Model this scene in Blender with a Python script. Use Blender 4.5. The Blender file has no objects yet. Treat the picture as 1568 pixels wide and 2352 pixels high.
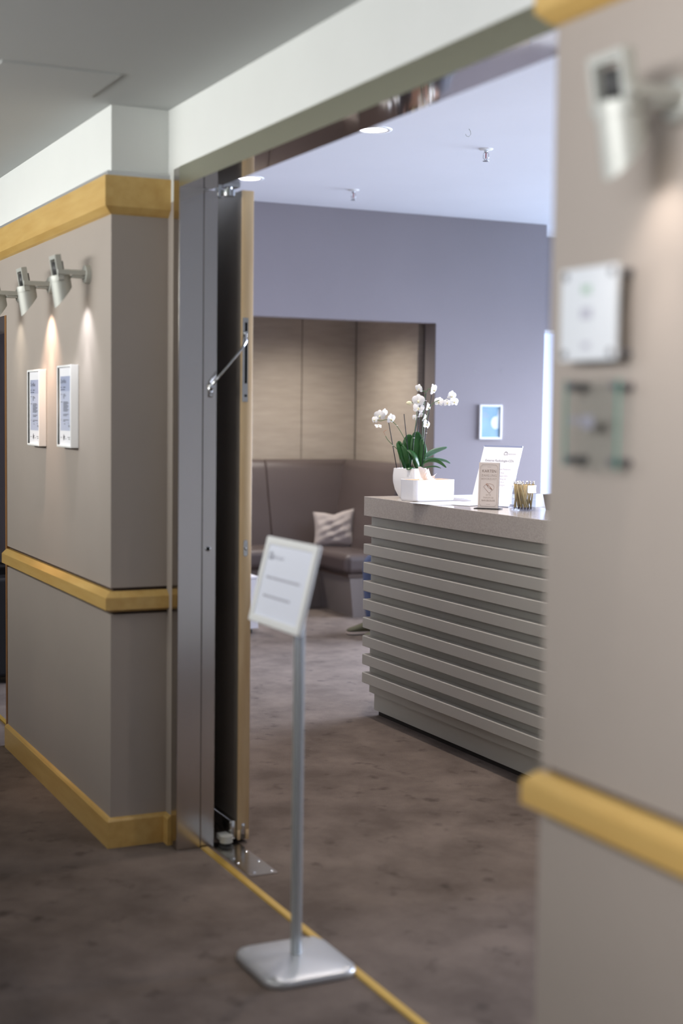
import bpy, bmesh, math, random
from mathutils import Vector, Matrix
random.seed(7)
PI = math.pi
S = bpy.context.scene
COL = S.collection

# ------------------------------------------------------------------ camera
cam_d = bpy.data.cameras.new('camera')
cam = bpy.data.objects.new('camera', cam_d); COL.objects.link(cam); S.camera = cam
YAW, PITCH, ROLL = math.radians(25.5985), math.radians(4.0069), math.radians(-0.7206)
fwd = Vector((-math.cos(YAW)*math.cos(PITCH), math.sin(YAW)*math.cos(PITCH), -math.sin(PITCH)))
r0 = fwd.cross(Vector((0, 0, 1))).normalized(); d0 = fwd.cross(r0)
rt = r0*math.cos(ROLL) + d0*math.sin(ROLL); dn = -r0*math.sin(ROLL) + d0*math.cos(ROLL)
m = Matrix((rt, -dn, -fwd)).transposed().to_4x4(); m.translation = Vector((0, 0, 1.6))
cam.matrix_world = m
cam_d.sensor_fit = 'VERTICAL'; cam_d.sensor_height = 36.0; cam_d.sensor_width = 24.0
cam_d.lens = 3267.0/2352.0*36.0
cam_d.clip_start = 0.05; cam_d.clip_end = 60
cam_d.dof.use_dof = True; cam_d.dof.focus_distance = 6.9; cam_d.dof.aperture_fstop = 1.45
cam_d.dof.aperture_blades = 0

# ------------------------------------------------------------------ view, world
S.view_settings.view_transform = 'Standard'; S.view_settings.look = 'None'
S.view_settings.exposure = 0.0; S.view_settings.gamma = 1.0
S.view_settings.use_curve_mapping = False
W = bpy.data.worlds.new('world'); S.world = W; W.use_nodes = True
W.node_tree.nodes['Background'].inputs[0].default_value = (0.62, 0.75, 1.0, 1)
W.node_tree.nodes['Background'].inputs[1].default_value = 1.2

def area(name, loc, target, sx, sy, power, color, spread=180):
    d = bpy.data.lights.new(name, 'AREA'); d.shape = 'RECTANGLE'; d.size = sx; d.size_y = sy
    d.energy = power; d.color = color; d.spread = math.radians(spread)
    o = bpy.data.objects.new(name, d); COL.objects.link(o); o.location = loc
    o.rotation_euler = (Vector(target)-Vector(loc)).to_track_quat('-Z', 'Z').to_euler()
    return o
# daylight through the waiting room's window band (wall on the +y side)
area('daylight_waiting_room', (-6.6, 8.22, 1.55), (-6.6, 4.6, 0.3), 6.8, 1.5, 440, (0.74, 0.81, 1.0), 100)
# second light added at the same windows, aimed up to brighten the ceiling
area('upward_fill_waiting_room', (-6.6, 8.20, 1.55), (-6.6, 4.6, 4.2), 6.8, 1.5, 105, (0.60, 0.75, 1.0), 110)
# daylight through the window at the end of the waiting room
# unseen strip lights added high on the -y side to grade the corridor walls
area('fill_strip_corridor', (-5.7, -0.98, 2.24), (-5.7, 1.0, 2.2), 5.0, 0.46, 38, (1.0, 0.995, 0.94), 100)
area('fill_strip_corridor_near', (-0.3, -0.98, 2.24), (-0.3, 1.0, 2.15), 3.0, 0.46, 52, (0.99, 0.99, 1.0), 115)  # extra strip added to brighten the near right wall

# ------------------------------------------------------------------ materials
def lin(c):
    return tuple(((v/255.0)/12.92 if v/255.0 <= 0.04045 else ((v/255.0+0.055)/1.055)**2.4) for v in c)
MATS = {}
def mat(name, rgb, rough=0.6, metal=0.0, noise=0.0, nscale=8.0, bump=0.0, bscale=60.0, stretch=(1, 1, 1),
        emit=0.0, trans=0.0, ior=1.45, spec=0.5, rgb2=None, coat=0.0, sheen=0.0, detail=4.0, aniso=0.0, alpha=1.0):
    mt = bpy.data.materials.new(name); mt.use_nodes = True
    nt = mt.node_tree; b = nt.nodes['Principled BSDF']
    c = lin(rgb)
    b.inputs['Base Color'].default_value = (*c, 1); b.inputs['Roughness'].default_value = rough
    b.inputs['Metallic'].default_value = metal; b.inputs['IOR'].default_value = ior
    b.inputs['Specular IOR Level'].default_value = spec
    b.inputs['Transmission Weight'].default_value = trans
    b.inputs['Coat Weight'].default_value = coat; b.inputs['Coat Roughness'].default_value = 0.12
    b.inputs['Sheen Weight'].default_value = sheen
    b.inputs['Anisotropic'].default_value = aniso
    b.inputs['Alpha'].default_value = alpha
    if emit > 0:
        b.inputs['Emission Color'].default_value = (*c, 1); b.inputs['Emission Strength'].default_value = emit
    if noise > 0 or bump > 0:
        tc = nt.nodes.new('ShaderNodeTexCoord'); mp = nt.nodes.new('ShaderNodeMapping')
        mp.inputs['Scale'].default_value = stretch
        nt.links.new(tc.outputs['Object'], mp.inputs['Vector'])
        if noise > 0:
            n = nt.nodes.new('ShaderNodeTexNoise'); n.inputs['Scale'].default_value = nscale
            n.inputs['Detail'].default_value = detail
            nt.links.new(mp.outputs[0], n.inputs['Vector'])
            rp = nt.nodes.new('ShaderNodeValToRGB')
            c2 = lin(rgb2) if rgb2 else tuple(v*(1-noise) for v in c)
            c1 = c if rgb2 else tuple(min(1, v*(1+noise)) for v in c)
            rp.color_ramp.elements[0].position = 0.32; rp.color_ramp.elements[1].position = 0.68
            rp.color_ramp.elements[0].color = (*c2, 1); rp.color_ramp.elements[1].color = (*c1, 1)
            nt.links.new(n.outputs['Fac'], rp.inputs[0]); nt.links.new(rp.outputs[0], b.inputs['Base Color'])
        if bump > 0:
            n2 = nt.nodes.new('ShaderNodeTexNoise'); n2.inputs['Scale'].default_value = bscale
            n2.inputs['Detail'].default_value = 3.0
            nt.links.new(mp.outputs[0], n2.inputs['Vector'])
            bp = nt.nodes.new('ShaderNodeBump'); bp.inputs['Strength'].default_value = bump
            bp.inputs['Distance'].default_value = 0.004
            nt.links.new(n2.outputs['Fac'], bp.inputs['Height']); nt.links.new(bp.outputs[0], b.inputs['Normal'])
    MATS[name] = mt
    return mt
mat('white_paint', (226, 228, 225), 0.75, noise=0.015, nscale=3, bump=0.05, bscale=120)
mat('ceiling_paint', (190, 193, 192), 0.85, noise=0.012, nscale=2)
mat('taupe_paint', (165, 155, 146), 0.62, noise=0.03, nscale=2.5, bump=0.05, bscale=150)
mat('groove_paint', (72, 58, 50), 0.7)
mat('strip_dark', (66, 62, 70), 0.7)
mat('mauve_paint', (146, 140, 144), 0.8, noise=0.02, nscale=2)
mat('room_ceiling_paint', (222, 222, 226), 0.85, noise=0.012, nscale=2)
mat('maple', (210, 176, 108), 0.36, noise=1, nscale=5, stretch=(0.7, 6, 6), rgb2=(198, 160, 92), bump=0.03, bscale=40)
mat('maple_edge', (212, 186, 146), 0.5, noise=1, nscale=6, stretch=(6, 6, 0.5), rgb2=(200, 170, 128))
mat('dark_wood', (138, 98, 58), 0.5, noise=0.12, nscale=6, stretch=(6, 6, 0.6))
mat('brushed_steel', (196, 190, 184), 0.2, metal=1.0, noise=0.03, nscale=30, stretch=(1, 40, 0.3))
mat('frame_steel', (176, 175, 156), 0.34, metal=1.0)
mat('mirror_steel', (176, 170, 164), 0.05, metal=1.0)
mat('plate_steel', (190, 188, 184), 0.2, metal=1.0, noise=0.06, nscale=14, stretch=(8, 1, 1))
mat('chrome', (210, 212, 214), 0.1, metal=1.0)
mat('alu_paint', (196, 198, 200), 0.36, metal=0.6)
mat('alu_pole', (208, 216, 222), 0.24, metal=0.7)
mat('lamp_grey', (186, 187, 180), 0.45, metal=0.25)
mat('standoff_metal', (120, 120, 124), 0.5, metal=0.6)
mat('lamp_dark', (58, 58, 58), 0.5)
mat('black', (14, 14, 15), 0.6)
mat('hole_black', (6, 6, 6), 0.9)
mat('door_face', (120, 112, 104), 0.6, noise=0.02)
mat('brass', (206, 170, 84), 0.36, metal=0.55, noise=0.05, nscale=9)
mat('counter_lacquer', (170, 166, 157), 0.28, noise=0.015, nscale=3)
mat('counter_base', (168, 166, 157), 0.35, noise=0.015, nscale=3)
mat('counter_stone', (186, 178, 169), 0.16, noise=1, nscale=160, rgb2=(170, 162, 154), detail=6)
mat('counter_white', (232, 232, 232), 0.35)
mat('plinth_dark', (40, 36, 34), 0.8)
mat('fabric_panel', (172, 160, 146), 0.85, noise=1, nscale=4, stretch=(1, 1, 7), rgb2=(162, 150, 136), bump=0.1, bscale=160)
mat('leather', (84, 73, 70), 0.45, noise=0.05, nscale=3, bump=0.06, bscale=90)
mat('bench_plinth', (122, 113, 108), 0.6)
mat('cushion_cloth', (170, 159, 153), 0.85, noise=0.05, nscale=8, bump=0.35, bscale=14, sheen=0.2)
mat('frame_white', (246, 247, 246), 0.4)
mat('paper', (238, 238, 242), 0.7)
mat('paper_cool', (238, 242, 255), 0.6)
mat('print_grey', (186, 192, 212), 0.6)
mat('print_band', (162, 170, 196), 0.6)
mat('ink', (64, 64, 74), 0.7)
mat('ink_soft', (140, 140, 152), 0.7)
mat('ink_faint', (176, 176, 188), 0.7)
mat('ink_green', (158, 186, 166), 0.7)
mat('kraft_card', (224, 214, 206), 0.6)
mat('ink_brown', (132, 112, 98), 0.6)
mat('ink_tan', (172, 156, 144), 0.6)
mat('ink_copper', (156, 106, 82), 0.5)
mat('print_blue', (150, 186, 206), 0.5, noise=1, nscale=5, rgb2=(122, 164, 190))
mat('print_white', (226, 236, 246), 0.5)
mat('pot_white', (232, 230, 228), 0.5, bump=0.05, bscale=150)
mat('box_white', (238, 238, 240), 0.3)
mat('bamboo', (222, 178, 128), 0.5, noise=0.06, nscale=12, stretch=(1, 8, 8))
mat('tissue', (246, 244, 246), 0.9)
mat('leaf_green', (38, 84, 36), 0.32, noise=0.2, nscale=6)
mat('leaf_grey', (92, 128, 104), 0.35, noise=0.12, nscale=6)
mat('stem_green', (82, 112, 74), 0.5, noise=0.1)
mat('stem_tip', (176, 128, 104), 0.6)
mat('stake', (34, 36, 42), 0.5)
mat('petal', (246, 244, 240), 0.55)
mat('petal_lip', (238, 230, 190), 0.55)
mat('soil', (60, 48, 40), 0.95, noise=0.3, nscale=40, bump=0.5, bscale=60)
mat('pen_kraft', (188, 164, 112), 0.5, noise=0.08, nscale=30)
mat('pen_dark', (58, 50, 62), 0.4)
mat('pen_metal', (206, 200, 192), 0.2, metal=1.0)
mat('glass_satin', (214, 218, 222), 0.35, spec=0.5)
mat('glass_edge', (112, 176, 164), 0.2)
mat('bin_grey', (96, 90, 90), 0.45)
mat('table_white', (226, 224, 228), 0.4)
mat('denim', (78, 88, 116), 0.85, noise=0.15, nscale=20, bump=0.2, bscale=200)
mat('shoe_olive', (84, 82, 60), 0.75, noise=0.1, nscale=30)
mat('shoe_sole', (206, 190, 176), 0.7)
mat('shoe_sole_dark', (40, 42, 40), 0.7)
mat('skin', (206, 164, 140), 0.55)
mat('sweater', (78, 80, 88), 0.9, bump=0.2, bscale=120)
mat('hair', (70, 54, 42), 0.7)
mat('armchair_black', (20, 20, 24), 0.45)
mat('downlight_glow', (255, 244, 255), 0.5, emit=9.0)
mat('bulb_warm', (255, 226, 190), 0.5, emit=6.0)
mat('window_daylight', (206, 222, 255), 0.5, emit=0.75)
mat('window_frame_paint', (224, 226, 230), 0.4)
mat('sprinkler_red', (150, 40, 44), 0.4)

def clear(name, tint, gloss=0.06):
    mt = bpy.data.materials.new(name); mt.use_nodes = True; nt = mt.node_tree
    nt.nodes.remove(nt.nodes['Principled BSDF']); out = nt.nodes['Material Output']
    tr = nt.nodes.new('ShaderNodeBsdfTransparent'); tr.inputs[0].default_value = (*lin(tint), 1)
    gl = nt.nodes.new('ShaderNodeBsdfGlossy'); gl.inputs['Roughness'].default_value = 0.04
    lw = nt.nodes.new('ShaderNodeLayerWeight'); lw.inputs[0].default_value = 0.5
    pw = nt.nodes.new('ShaderNodeMath'); pw.operation = 'POWER'; pw.inputs[1].default_value = 4.0; nt.links.new(lw.outputs['Facing'], pw.inputs[0])
    ad = nt.nodes.new('ShaderNodeMath'); ad.operation = 'MULTIPLY_ADD'; ad.inputs[1].default_value = 0.6; ad.inputs[2].default_value = gloss*0.7; nt.links.new(pw.outputs[0], ad.inputs[0])
    mx = nt.nodes.new('ShaderNodeMixShader'); nt.links.new(ad.outputs[0], mx.inputs[0])
    nt.links.new(tr.outputs[0], mx.inputs[1]); nt.links.new(gl.outputs[0], mx.inputs[2]); nt.links.new(mx.outputs[0], out.inputs[0])
    MATS[name] = mt
clear('clear_plastic', (248, 250, 253)); clear('glass_clear', (248, 250, 250))
def carpet(name, ca, cb, cc):
    mt = bpy.data.materials.new(name); mt.use_nodes = True; nt = mt.node_tree
    b = nt.nodes['Principled BSDF']; b.inputs['Roughness'].default_value = 0.97
    b.inputs['Specular IOR Level'].default_value = 0.1; b.inputs['Sheen Weight'].default_value = 0.04
    tc = nt.nodes.new('ShaderNodeTexCoord')
    mp = nt.nodes.new('ShaderNodeMapping'); mp.inputs['Rotation'].default_value = (0, 0, 0.45); mp.inputs['Scale'].default_value = (1.0, 1.0, 1)
    nt.links.new(tc.outputs['Object'], mp.inputs[0])
    n1 = nt.nodes.new('ShaderNodeTexNoise'); n1.inputs['Scale'].default_value = 3.5; n1.inputs['Detail'].default_value = 5; n1.inputs['Roughness'].default_value = 0.6
    nt.links.new(mp.outputs[0], n1.inputs['Vector'])
    r1 = nt.nodes.new('ShaderNodeValToRGB'); r1.color_ramp.elements[0].position = 0.35; r1.color_ramp.elements[1].position = 0.65
    r1.color_ramp.elements[0].color = (*lin(ca), 1); r1.color_ramp.elements[1].color = (*lin(cb), 1)
    nt.links.new(n1.outputs['Fac'], r1.inputs[0])
    # scattered dark worn flecks in the pile
    n2 = nt.nodes.new('ShaderNodeTexNoise'); n2.inputs['Scale'].default_value = 9.0; n2.inputs['Detail'].default_value = 3
    nt.links.new(mp.outputs[0], n2.inputs['Vector'])
    r2 = nt.nodes.new('ShaderNodeValToRGB'); r2.color_ramp.elements[0].position = 0.60; r2.color_ramp.elements[1].position = 0.76
    r2.color_ramp.elements[0].color = (0, 0, 0, 1); r2.color_ramp.elements[1].color = (0.75, 0.75, 0.75, 1)
    nt.links.new(n2.outputs['Fac'], r2.inputs[0])
    mx = nt.nodes.new('ShaderNodeMix'); mx.data_type = 'RGBA'
    nt.links.new(r2.outputs[0], mx.inputs[0]); nt.links.new(r1.outputs[0], mx.inputs[6]); mx.inputs[7].default_value = (*lin(cc), 1)
    n3 = nt.nodes.new('ShaderNodeTexNoise'); n3.inputs['Scale'].default_value = 260; n3.inputs['Detail'].default_value = 2
    nt.links.new(tc.outputs['Object'], n3.inputs['Vector'])
    mx2 = nt.nodes.new('ShaderNodeMix'); mx2.data_type = 'RGBA'; mx2.blend_type = 'OVERLAY'; mx2.inputs[0].default_value = 0.35
    nt.links.new(mx.outputs[2], mx2.inputs[6]); nt.links.new(n3.outputs['Fac'], mx2.inputs[7])
    nt.links.new(mx2.outputs[2], b.inputs['Base Color'])
    bp = nt.nodes.new('ShaderNodeBump'); bp.inputs['Strength'].default_value = 0.4; bp.inputs['Distance'].default_value = 0.004
    nt.links.new(n3.outputs['Fac'], bp.inputs['Height']); nt.links.new(bp.outputs[0], b.inputs['Normal'])
    MATS[name] = mt
carpet('carpet', (90, 79, 72), (114, 102, 94), (58, 49, 44))

# ------------------------------------------------------------------ mesh helpers
class MB:
    """collects shapes; build() links them as one mesh object"""
    def __init__(s): s.v = []; s.f = []; s.mi = []; s.sm = []
    def add(s, vs, fs, mi=0, smooth=False):
        o = len(s.v); s.v += [tuple(v) for v in vs]
        for f in fs: s.f.append([i+o for i in f]); s.mi.append(mi); s.sm.append(smooth)
        return s
    def box(s, lo, hi, mi=0):
        x0, y0, z0 = lo; x1, y1, z1 = hi
        return s.add([(x0,y0,z0),(x1,y0,z0),(x1,y1,z0),(x0,y1,z0),(x0,y0,z1),(x1,y0,z1),(x1,y1,z1),(x0,y1,z1)],
              [(0,3,2,1),(4,5,6,7),(0,1,5,4),(1,2,6,5),(2,3,7,6),(3,0,4,7)], mi)
    def bm_add(s, bm, mi=0, smooth=False):
        bm.verts.index_update()
        s.add([v.co.copy() for v in bm.verts], [[v.index for v in f.verts] for f in bm.faces], mi, smooth); bm.free(); return s
    def bbox(s, lo, hi, bev=0.004, seg=2, mi=0, smooth=True):
        bm = bmesh.new(); bmesh.ops.create_cube(bm, size=1.0)
        for v in bm.verts:
            v.co = Vector([lo[i] + (v.co[i]+0.5)*(hi[i]-lo[i]) for i in range(3)])
        bmesh.ops.bevel(bm, geom=bm.edges[:]+bm.verts[:], offset=bev, segments=seg, profile=0.5, affect='EDGES')
        return s.bm_add(bm, mi, smooth)
    def prism(s, poly, axis, a, b, mi=0):
        """poly: 2D points in the plane of the two other axes (in order x,y,z without axis)"""
        def p(q, t):
            return {'x': (t, q[0], q[1]), 'y': (q[0], t, q[1]), 'z': (q[0], q[1], t)}[axis]
        n = len(poly); vs = [p(q, a) for q in poly] + [p(q, b) for q in poly]
        fs = [tuple(range(n-1, -1, -1)), tuple(range(n, 2*n))] + [(i, (i+1) % n, (i+1) % n+n, i+n) for i in range(n)]
        return s.add(vs, fs, mi)
    def cyl(s, p0, p1, r0, r1=None, n=20, mi=0, cap=True, smooth=True):
        p0 = Vector(p0); p1 = Vector(p1); r1 = r0 if r1 is None else r1
        ax = (p1-p0).normalized(); u = ax.orthogonal().normalized(); w = ax.cross(u)
        vs = []
        for p, r in ((p0, r0), (p1, r1)):
            for i in range(n):
                a = 2*PI*i/n; vs.append(p+u*math.cos(a)*r+w*math.sin(a)*r)
        s.add(vs, [(i, (i+1) % n, (i+1) % n+n, i+n) for i in range(n)], mi, smooth)
        if cap:
            s.add(vs[:n], [tuple(range(n-1, -1, -1))], mi); s.add(vs[n:], [tuple(range(n))], mi)
        return s
    def tube(s, pts, rad, n=8, mi=0, cap=True):
        pts = [Vector(p) for p in pts]; k = len(pts)
        rads = rad if isinstance(rad, (list, tuple)) else [rad]*k
        vs = []; pu = None
        for i, p in enumerate(pts):
            t = (pts[min(i+1, k-1)]-pts[max(i-1, 0)]).normalized()
            if pu is None: u = t.orthogonal().normalized()
            else: u = (pu - t*pu.dot(t)).normalized()
            pu = u; w = t.cross(u)
            for j in range(n):
                a = 2*PI*j/n; vs.append(p+u*math.cos(a)*rads[i]+w*math.sin(a)*rads[i])
        fs = [(i*n+j, i*n+(j+1) % n, (i+1)*n+(j+1) % n, (i+1)*n+j) for i in range(k-1) for j in range(n)]
        s.add(vs, fs, mi, True)
        if cap:
            s.add(vs[:n], [tuple(range(n-1, -1, -1))], mi); s.add(vs[-n:], [tuple(range(n))], mi)
        return s
    def lathe(s, prof, c=(0, 0, 0), n=32, mi=0, axis='z', smooth=True):
        vs = []; c = Vector(c)
        for r, h in prof:
            for i in range(n):
                a = 2*PI*i/n; q = (r*math.cos(a), r*math.sin(a), h)
                if axis == 'y': q = (q[0], q[2], q[1])
                if axis == 'x': q = (q[2], q[0], q[1])
                vs.append(c+Vector(q))
        k = len(prof)
        s.add(vs, [(i*n+j, i*n+(j+1) % n, (i+1)*n+(j+1) % n, (i+1)*n+j) for i in range(k-1) for j in range(n)], mi, smooth)
        return s
    def build(s, name, mats, parent=None, loc=None, rot=None):
        me = bpy.data.meshes.new(name); me.from_pydata(s.v, [], s.f)
        if isinstance(mats, str): mats = [mats]
        for q in mats: me.materials.append(MATS[q])
        me.polygons.foreach_set('material_index', s.mi); me.polygons.foreach_set('use_smooth', s.sm)
        bm = bmesh.new(); bm.from_mesh(me); bmesh.ops.remove_doubles(bm, verts=bm.verts, dist=1e-6)
        bmesh.ops.recalc_face_normals(bm, faces=bm.faces); bm.to_mesh(me); bm.free(); me.update()
        return link(name, me, parent, loc, rot)
def link(name, me, parent=None, loc=None, rot=None):
    o = bpy.data.objects.new(name, me); COL.objects.link(o)
    if parent: o.parent = parent
    if loc: o.location = loc
    if rot: o.rotation_euler = rot
    return o
def autosmooth(o, ang=40):
    me = o.data; bm = bmesh.new(); bm.from_mesh(me)
    for e in bm.edges:
        if len(e.link_faces) == 2 and e.calc_face_angle(0) > math.radians(ang): e.smooth = False
    for f in bm.faces: f.smooth = True
    bm.to_mesh(me); bm.free()
    wn_ = o.modifiers.new('weighted', 'WEIGHTED_NORMAL'); wn_.keep_sharp = True; wn_.weight = 80
    return o
def struct(o, label=None):
    o['kind'] = 'structure'
    if label: o['label'] = label
    return o
def tag(o, label, cat, group=None):
    o['label'] = label; o['category'] = cat
    if group: o['group'] = group
    return o
def thing(name, label, cat, loc=(0, 0, 0), rotz=0.0, group=None):
    o = bpy.data.objects.new(name, None); COL.objects.link(o); o.empty_display_size = 0.1
    o.location = loc; o.rotation_euler = (0, 0, rotz)
    return tag(o, label, cat, group)
def sempty(name, loc=(0, 0, 0), label=None):
    o = bpy.data.objects.new(name, None); COL.objects.link(o); o.location = loc; o.empty_display_size = 0.1
    return struct(o, label)
def rel(p, root): return tuple(p[i]-root.location[i] for i in range(3))

def sweep(prof, path, mi=0):
    """sweep a (d, z) profile along a 2D path with mitred corners; d is measured to the right of travel"""
    mb = MB(); n = len(path); P = [Vector((p[0], p[1], 0)) for p in path]
    rings = []
    for i in range(n):
        def nrm(a, b):
            t = (b-a).normalized(); return Vector((t.y, -t.x, 0))
        if i == 0: off = nrm(P[0], P[1])
        elif i == n-1: off = nrm(P[-2], P[-1])
        else:
            a = nrm(P[i-1], P[i]); b = nrm(P[i], P[i+1]); off = (a+b)/(1+a.dot(b))
        rings.append([P[i]+off*d+Vector((0, 0, z)) for d, z in prof])
    k = len(prof); vs = [v for r in rings for v in r]
    fs = [(i*k+j, i*k+(j+1) % k, (i+1)*k+(j+1) % k, (i+1)*k+j) for i in range(n-1) for j in range(k)]
    fs += [tuple(range(k-1, -1, -1)), tuple(range((n-1)*k, n*k))]
    return mb.add(vs, fs, mi)

def text_into(mb, txt, size, M4, mi=0, align='CENTER', bold=0.0, shear=0.0, spacing=1.0):
    cu = bpy.data.curves.new('t', 'FONT'); cu.body = txt; cu.size = size; cu.align_x = align; cu.align_y = 'CENTER'
    cu.resolution_u = 2; cu.offset = bold; cu.shear = shear; cu.space_character = spacing
    ob = bpy.data.objects.new('t', cu); COL.objects.link(ob)
    bpy.context.view_layer.update()
    me = bpy.data.meshes.new_from_object(ob.evaluated_get(bpy.context.evaluated_depsgraph_get()))
    mb.add([M4 @ v.co for v in me.vertices], [tuple(p.vertices) for p in me.polygons], mi)
    bpy.data.objects.remove(ob); bpy.data.meshes.remove(me); bpy.data.curves.remove(cu)

# ------------------------------------------------------------------ SETTING: floor, ceilings, walls
Yw = 1.46; Yr = 1.672; ZC = 2.675; ZR = 3.12
struct(MB().box((-16, -2.3, -0.1), (3.0, 8.4, 0.0)).build('floor', 'carpet'), 'brown mottled carpet floor of corridor and waiting room')
struct(MB().box((-16, -2.3, ZC), (3.0, Yr+0.02, ZC+0.1)).build('ceiling', 'ceiling_paint'), 'grey-white corridor ceiling')
struct(MB().box((-11.6, 1.786, ZR), (3.0, 8.4, ZR+0.1)).build('ceiling_waiting_room', 'room_ceiling_paint'), 'pale ceiling of the waiting room')
struct(MB().box((-4.891, 0.975, ZC-0.005), (-4.508, 1.357, ZC+0.01)).build('trim_hatch', 'ceiling_paint'), 'square access hatch set in the corridor ceiling')
struct(MB().box((-4.40, -0.2, ZC-0.004), (-3.9, 0.62, ZC+0.01)).build('trim_hatch', 'ceiling_paint'), 'larger hatch in the corridor ceiling')

# wall materials: 0 taupe, 1 white, 2 dark groove
WM = ['taupe_paint', 'white_paint', 'groove_paint']
def wall_block(mb, x0, x1, y0, y1, inset=0.012, zlo=0.0, zw=2.31, ztop=ZC, sides=(0, 0, 1, 0)):
    """taupe dado, groove behind the chair rail, taupe field, white frieze"""
    if zlo < 0.8:
        mb.box((x0, y0, zlo), (x1, y1, 0.857), 0)
        i = inset
        mb.box((x0+(i if sides[0] else 0), y0+i, 0.857), (x1-(i if sides[1] else 0), y1, 0.955), 2)
        mb.box((x0, y0, 0.955), (x1, y1, zw), 0)
    else:
        mb.box((x0, y0, zlo), (x1, y1, zw), 0)
    mb.box((x0, y0, zw), (x1, y1, ztop), 1)
mb = MB()
wall_block(mb, -6.67, -4.97, Yw, 1.80, sides=(0, 1, 0, 0))
mb.box((-4.97, Yr, 0), (-4.897, 1.80, 2.345), 0); mb.box((-4.97, Yr, 2.345), (-4.897, 1.80, ZC), 1)
struct(mb.build('wall_left', WM), 'taupe wall pillar with white frieze left of the doorway')
mb = MB()
wall_block(mb, -9.4, -6.67, Yw, 1.80, zlo=2.03)
wall_block(mb, -16, -9.4, Yw, 1.80)
struct(mb.build('wall_far_left', WM), 'taupe wall and lintel beyond the left pillar')
mb = MB()
wall_block(mb, -2.18, 3.0, Yw, 1.80, sides=(1, 0, 0, 0))
mb.box((-2.25, Yr, 0), (-2.18, 1.80, 2.345), 0); mb.box((-2.25, Yr, 2.345), (-2.18, 1.80, ZC), 1)
struct(mb.build('wall_right', WM), 'taupe wall at the right edge close to the camera')
struct(MB().box((-4.897, Yr, 2.455), (-2.25, 1.786, ZR+0.1)).build('wall_header', 'white_paint'), 'white wall above the wide doorway')
mb = MB(); mb.box((-11.6, 1.70, ZC+0.1), (-4.97, 1.80, ZR+0.1)); mb.box((-2.18, 1.70, ZC+0.1), (3.0, 1.80, ZR+0.1))
struct(mb.build('wall_above_corridor', 'mauve_paint'), 'waiting room wall above the corridor ceiling')
# corridor's far side, open where the added strip lights sit, and both ends
mb = MB()
mb.box((-16, -1.2, 0), (3, -1.05, 1.95)); mb.box((-16, -1.2, 2.49), (3, -1.05, ZC)); mb.box((-16, -1.2, 1.95), (-8.3, -1.05, 2.49)); mb.box((-3.1, -1.2, 1.95), (-1.9, -1.05, 2.49)); mb.box((1.3, -1.2, 1.95), (3, -1.05, 2.49))
struct(mb.build('wall_opposite', 'taupe_paint'), 'unseen wall on the other side of the corridor, with openings made for the added strip lights')
struct(MB().box((-16.1, -2.3, 0), (-16, 1.8, ZC)).build('wall_corridor_end', 'white_paint'), 'far end wall of the corridor')
struct(MB().box((3.0, -2.3, 0), (3.1, 1.8, ZC)).build('wall_behind', 'taupe_paint'), 'end wall behind the camera')

# wooden trims
CROWN = [(0, 2.292), (0.010, 2.298), (0.030, 2.318), (0.030, 2.425), (0, 2.425)]
CAP = [(0, 2.427), (0.018, 2.427), (0.018, 2.442), (0, 2.442)]
RAIL = [(-0.012, 0.868), (0.004, 0.868), (0.026, 0.878), (0.026, 0.922), (0.003, 0.943), (-0.012, 0.943)]
BASE = [(0, 0.0), (0.016, 0.0), (0.016, 0.098), (0.010, 0.106), (0, 0.110)]
Lp = [(-6.672, Yw), (-4.97, Yw), (-4.97, Yr)]
Rp = [(-2.18, Yr), (-2.18, Yw), (3.0, Yw)]
FLp = [(-16, Yw), (-9.4, Yw)]
struct(sweep(CROWN, [(-16, Yw)]+Lp[1:]).build('trim_1', 'maple'), 'maple picture rail under the white frieze on the left wall')
struct(sweep(CAP, [(-16, Yw)]+Lp[1:]).build('trim_2', 'alu_paint'), 'thin metal cap strip on the left picture rail')
struct(sweep(RAIL, Lp).build('trim_3', 'maple'), 'maple chair rail around the left wall pillar')
struct(sweep(BASE, Lp+[(-4.905, Yr)]).build('baseboard_left', 'maple'), 'maple baseboard around the left wall pillar')
struct(sweep(CROWN, Rp).build('trim_4', 'maple'), 'maple picture rail on the right wall')
struct(sweep(CAP, Rp).build('trim_5', 'alu_paint'), 'thin metal cap strip on the right picture rail')
struct(sweep(RAIL, Rp).build('trim_6', 'maple'), 'maple chair rail on the near right wall')
struct(sweep(BASE, [(-2.24, Yr)]+Rp).build('baseboard_right', 'maple'), 'maple baseboard on the near right wall')
struct(sweep(RAIL, FLp).build('trim_7', 'maple'), 'maple chair rail on the far left wall')
struct(sweep(BASE, FLp).build('baseboard_far_left', 'maple'), 'maple baseboard on the far left wall')
struct(MB().box((-6.705, Yw-0.002, 0), (-6.672, 1.80, 2.03)).build('trim_8', 'dark_wood'), 'dark wooden edging at the end of the left pillar')
# brass threshold strips
struct(MB().prism([(1.757, 0.0), (1.788, 0.0), (1.784, 0.005), (1.761, 0.005)], 'x', -4.825, -2.33).build('trim_9', 'brass'), 'brass threshold strip across the carpet of the doorway')
struct(MB().prism([(1.548, 0.0), (1.578, 0.0), (1.574, 0.005), (1.552, 0.005)], 'x', -9.4, -6.71).build('trim_10', 'brass'), 'brass threshold strip of the far left doorway')

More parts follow.
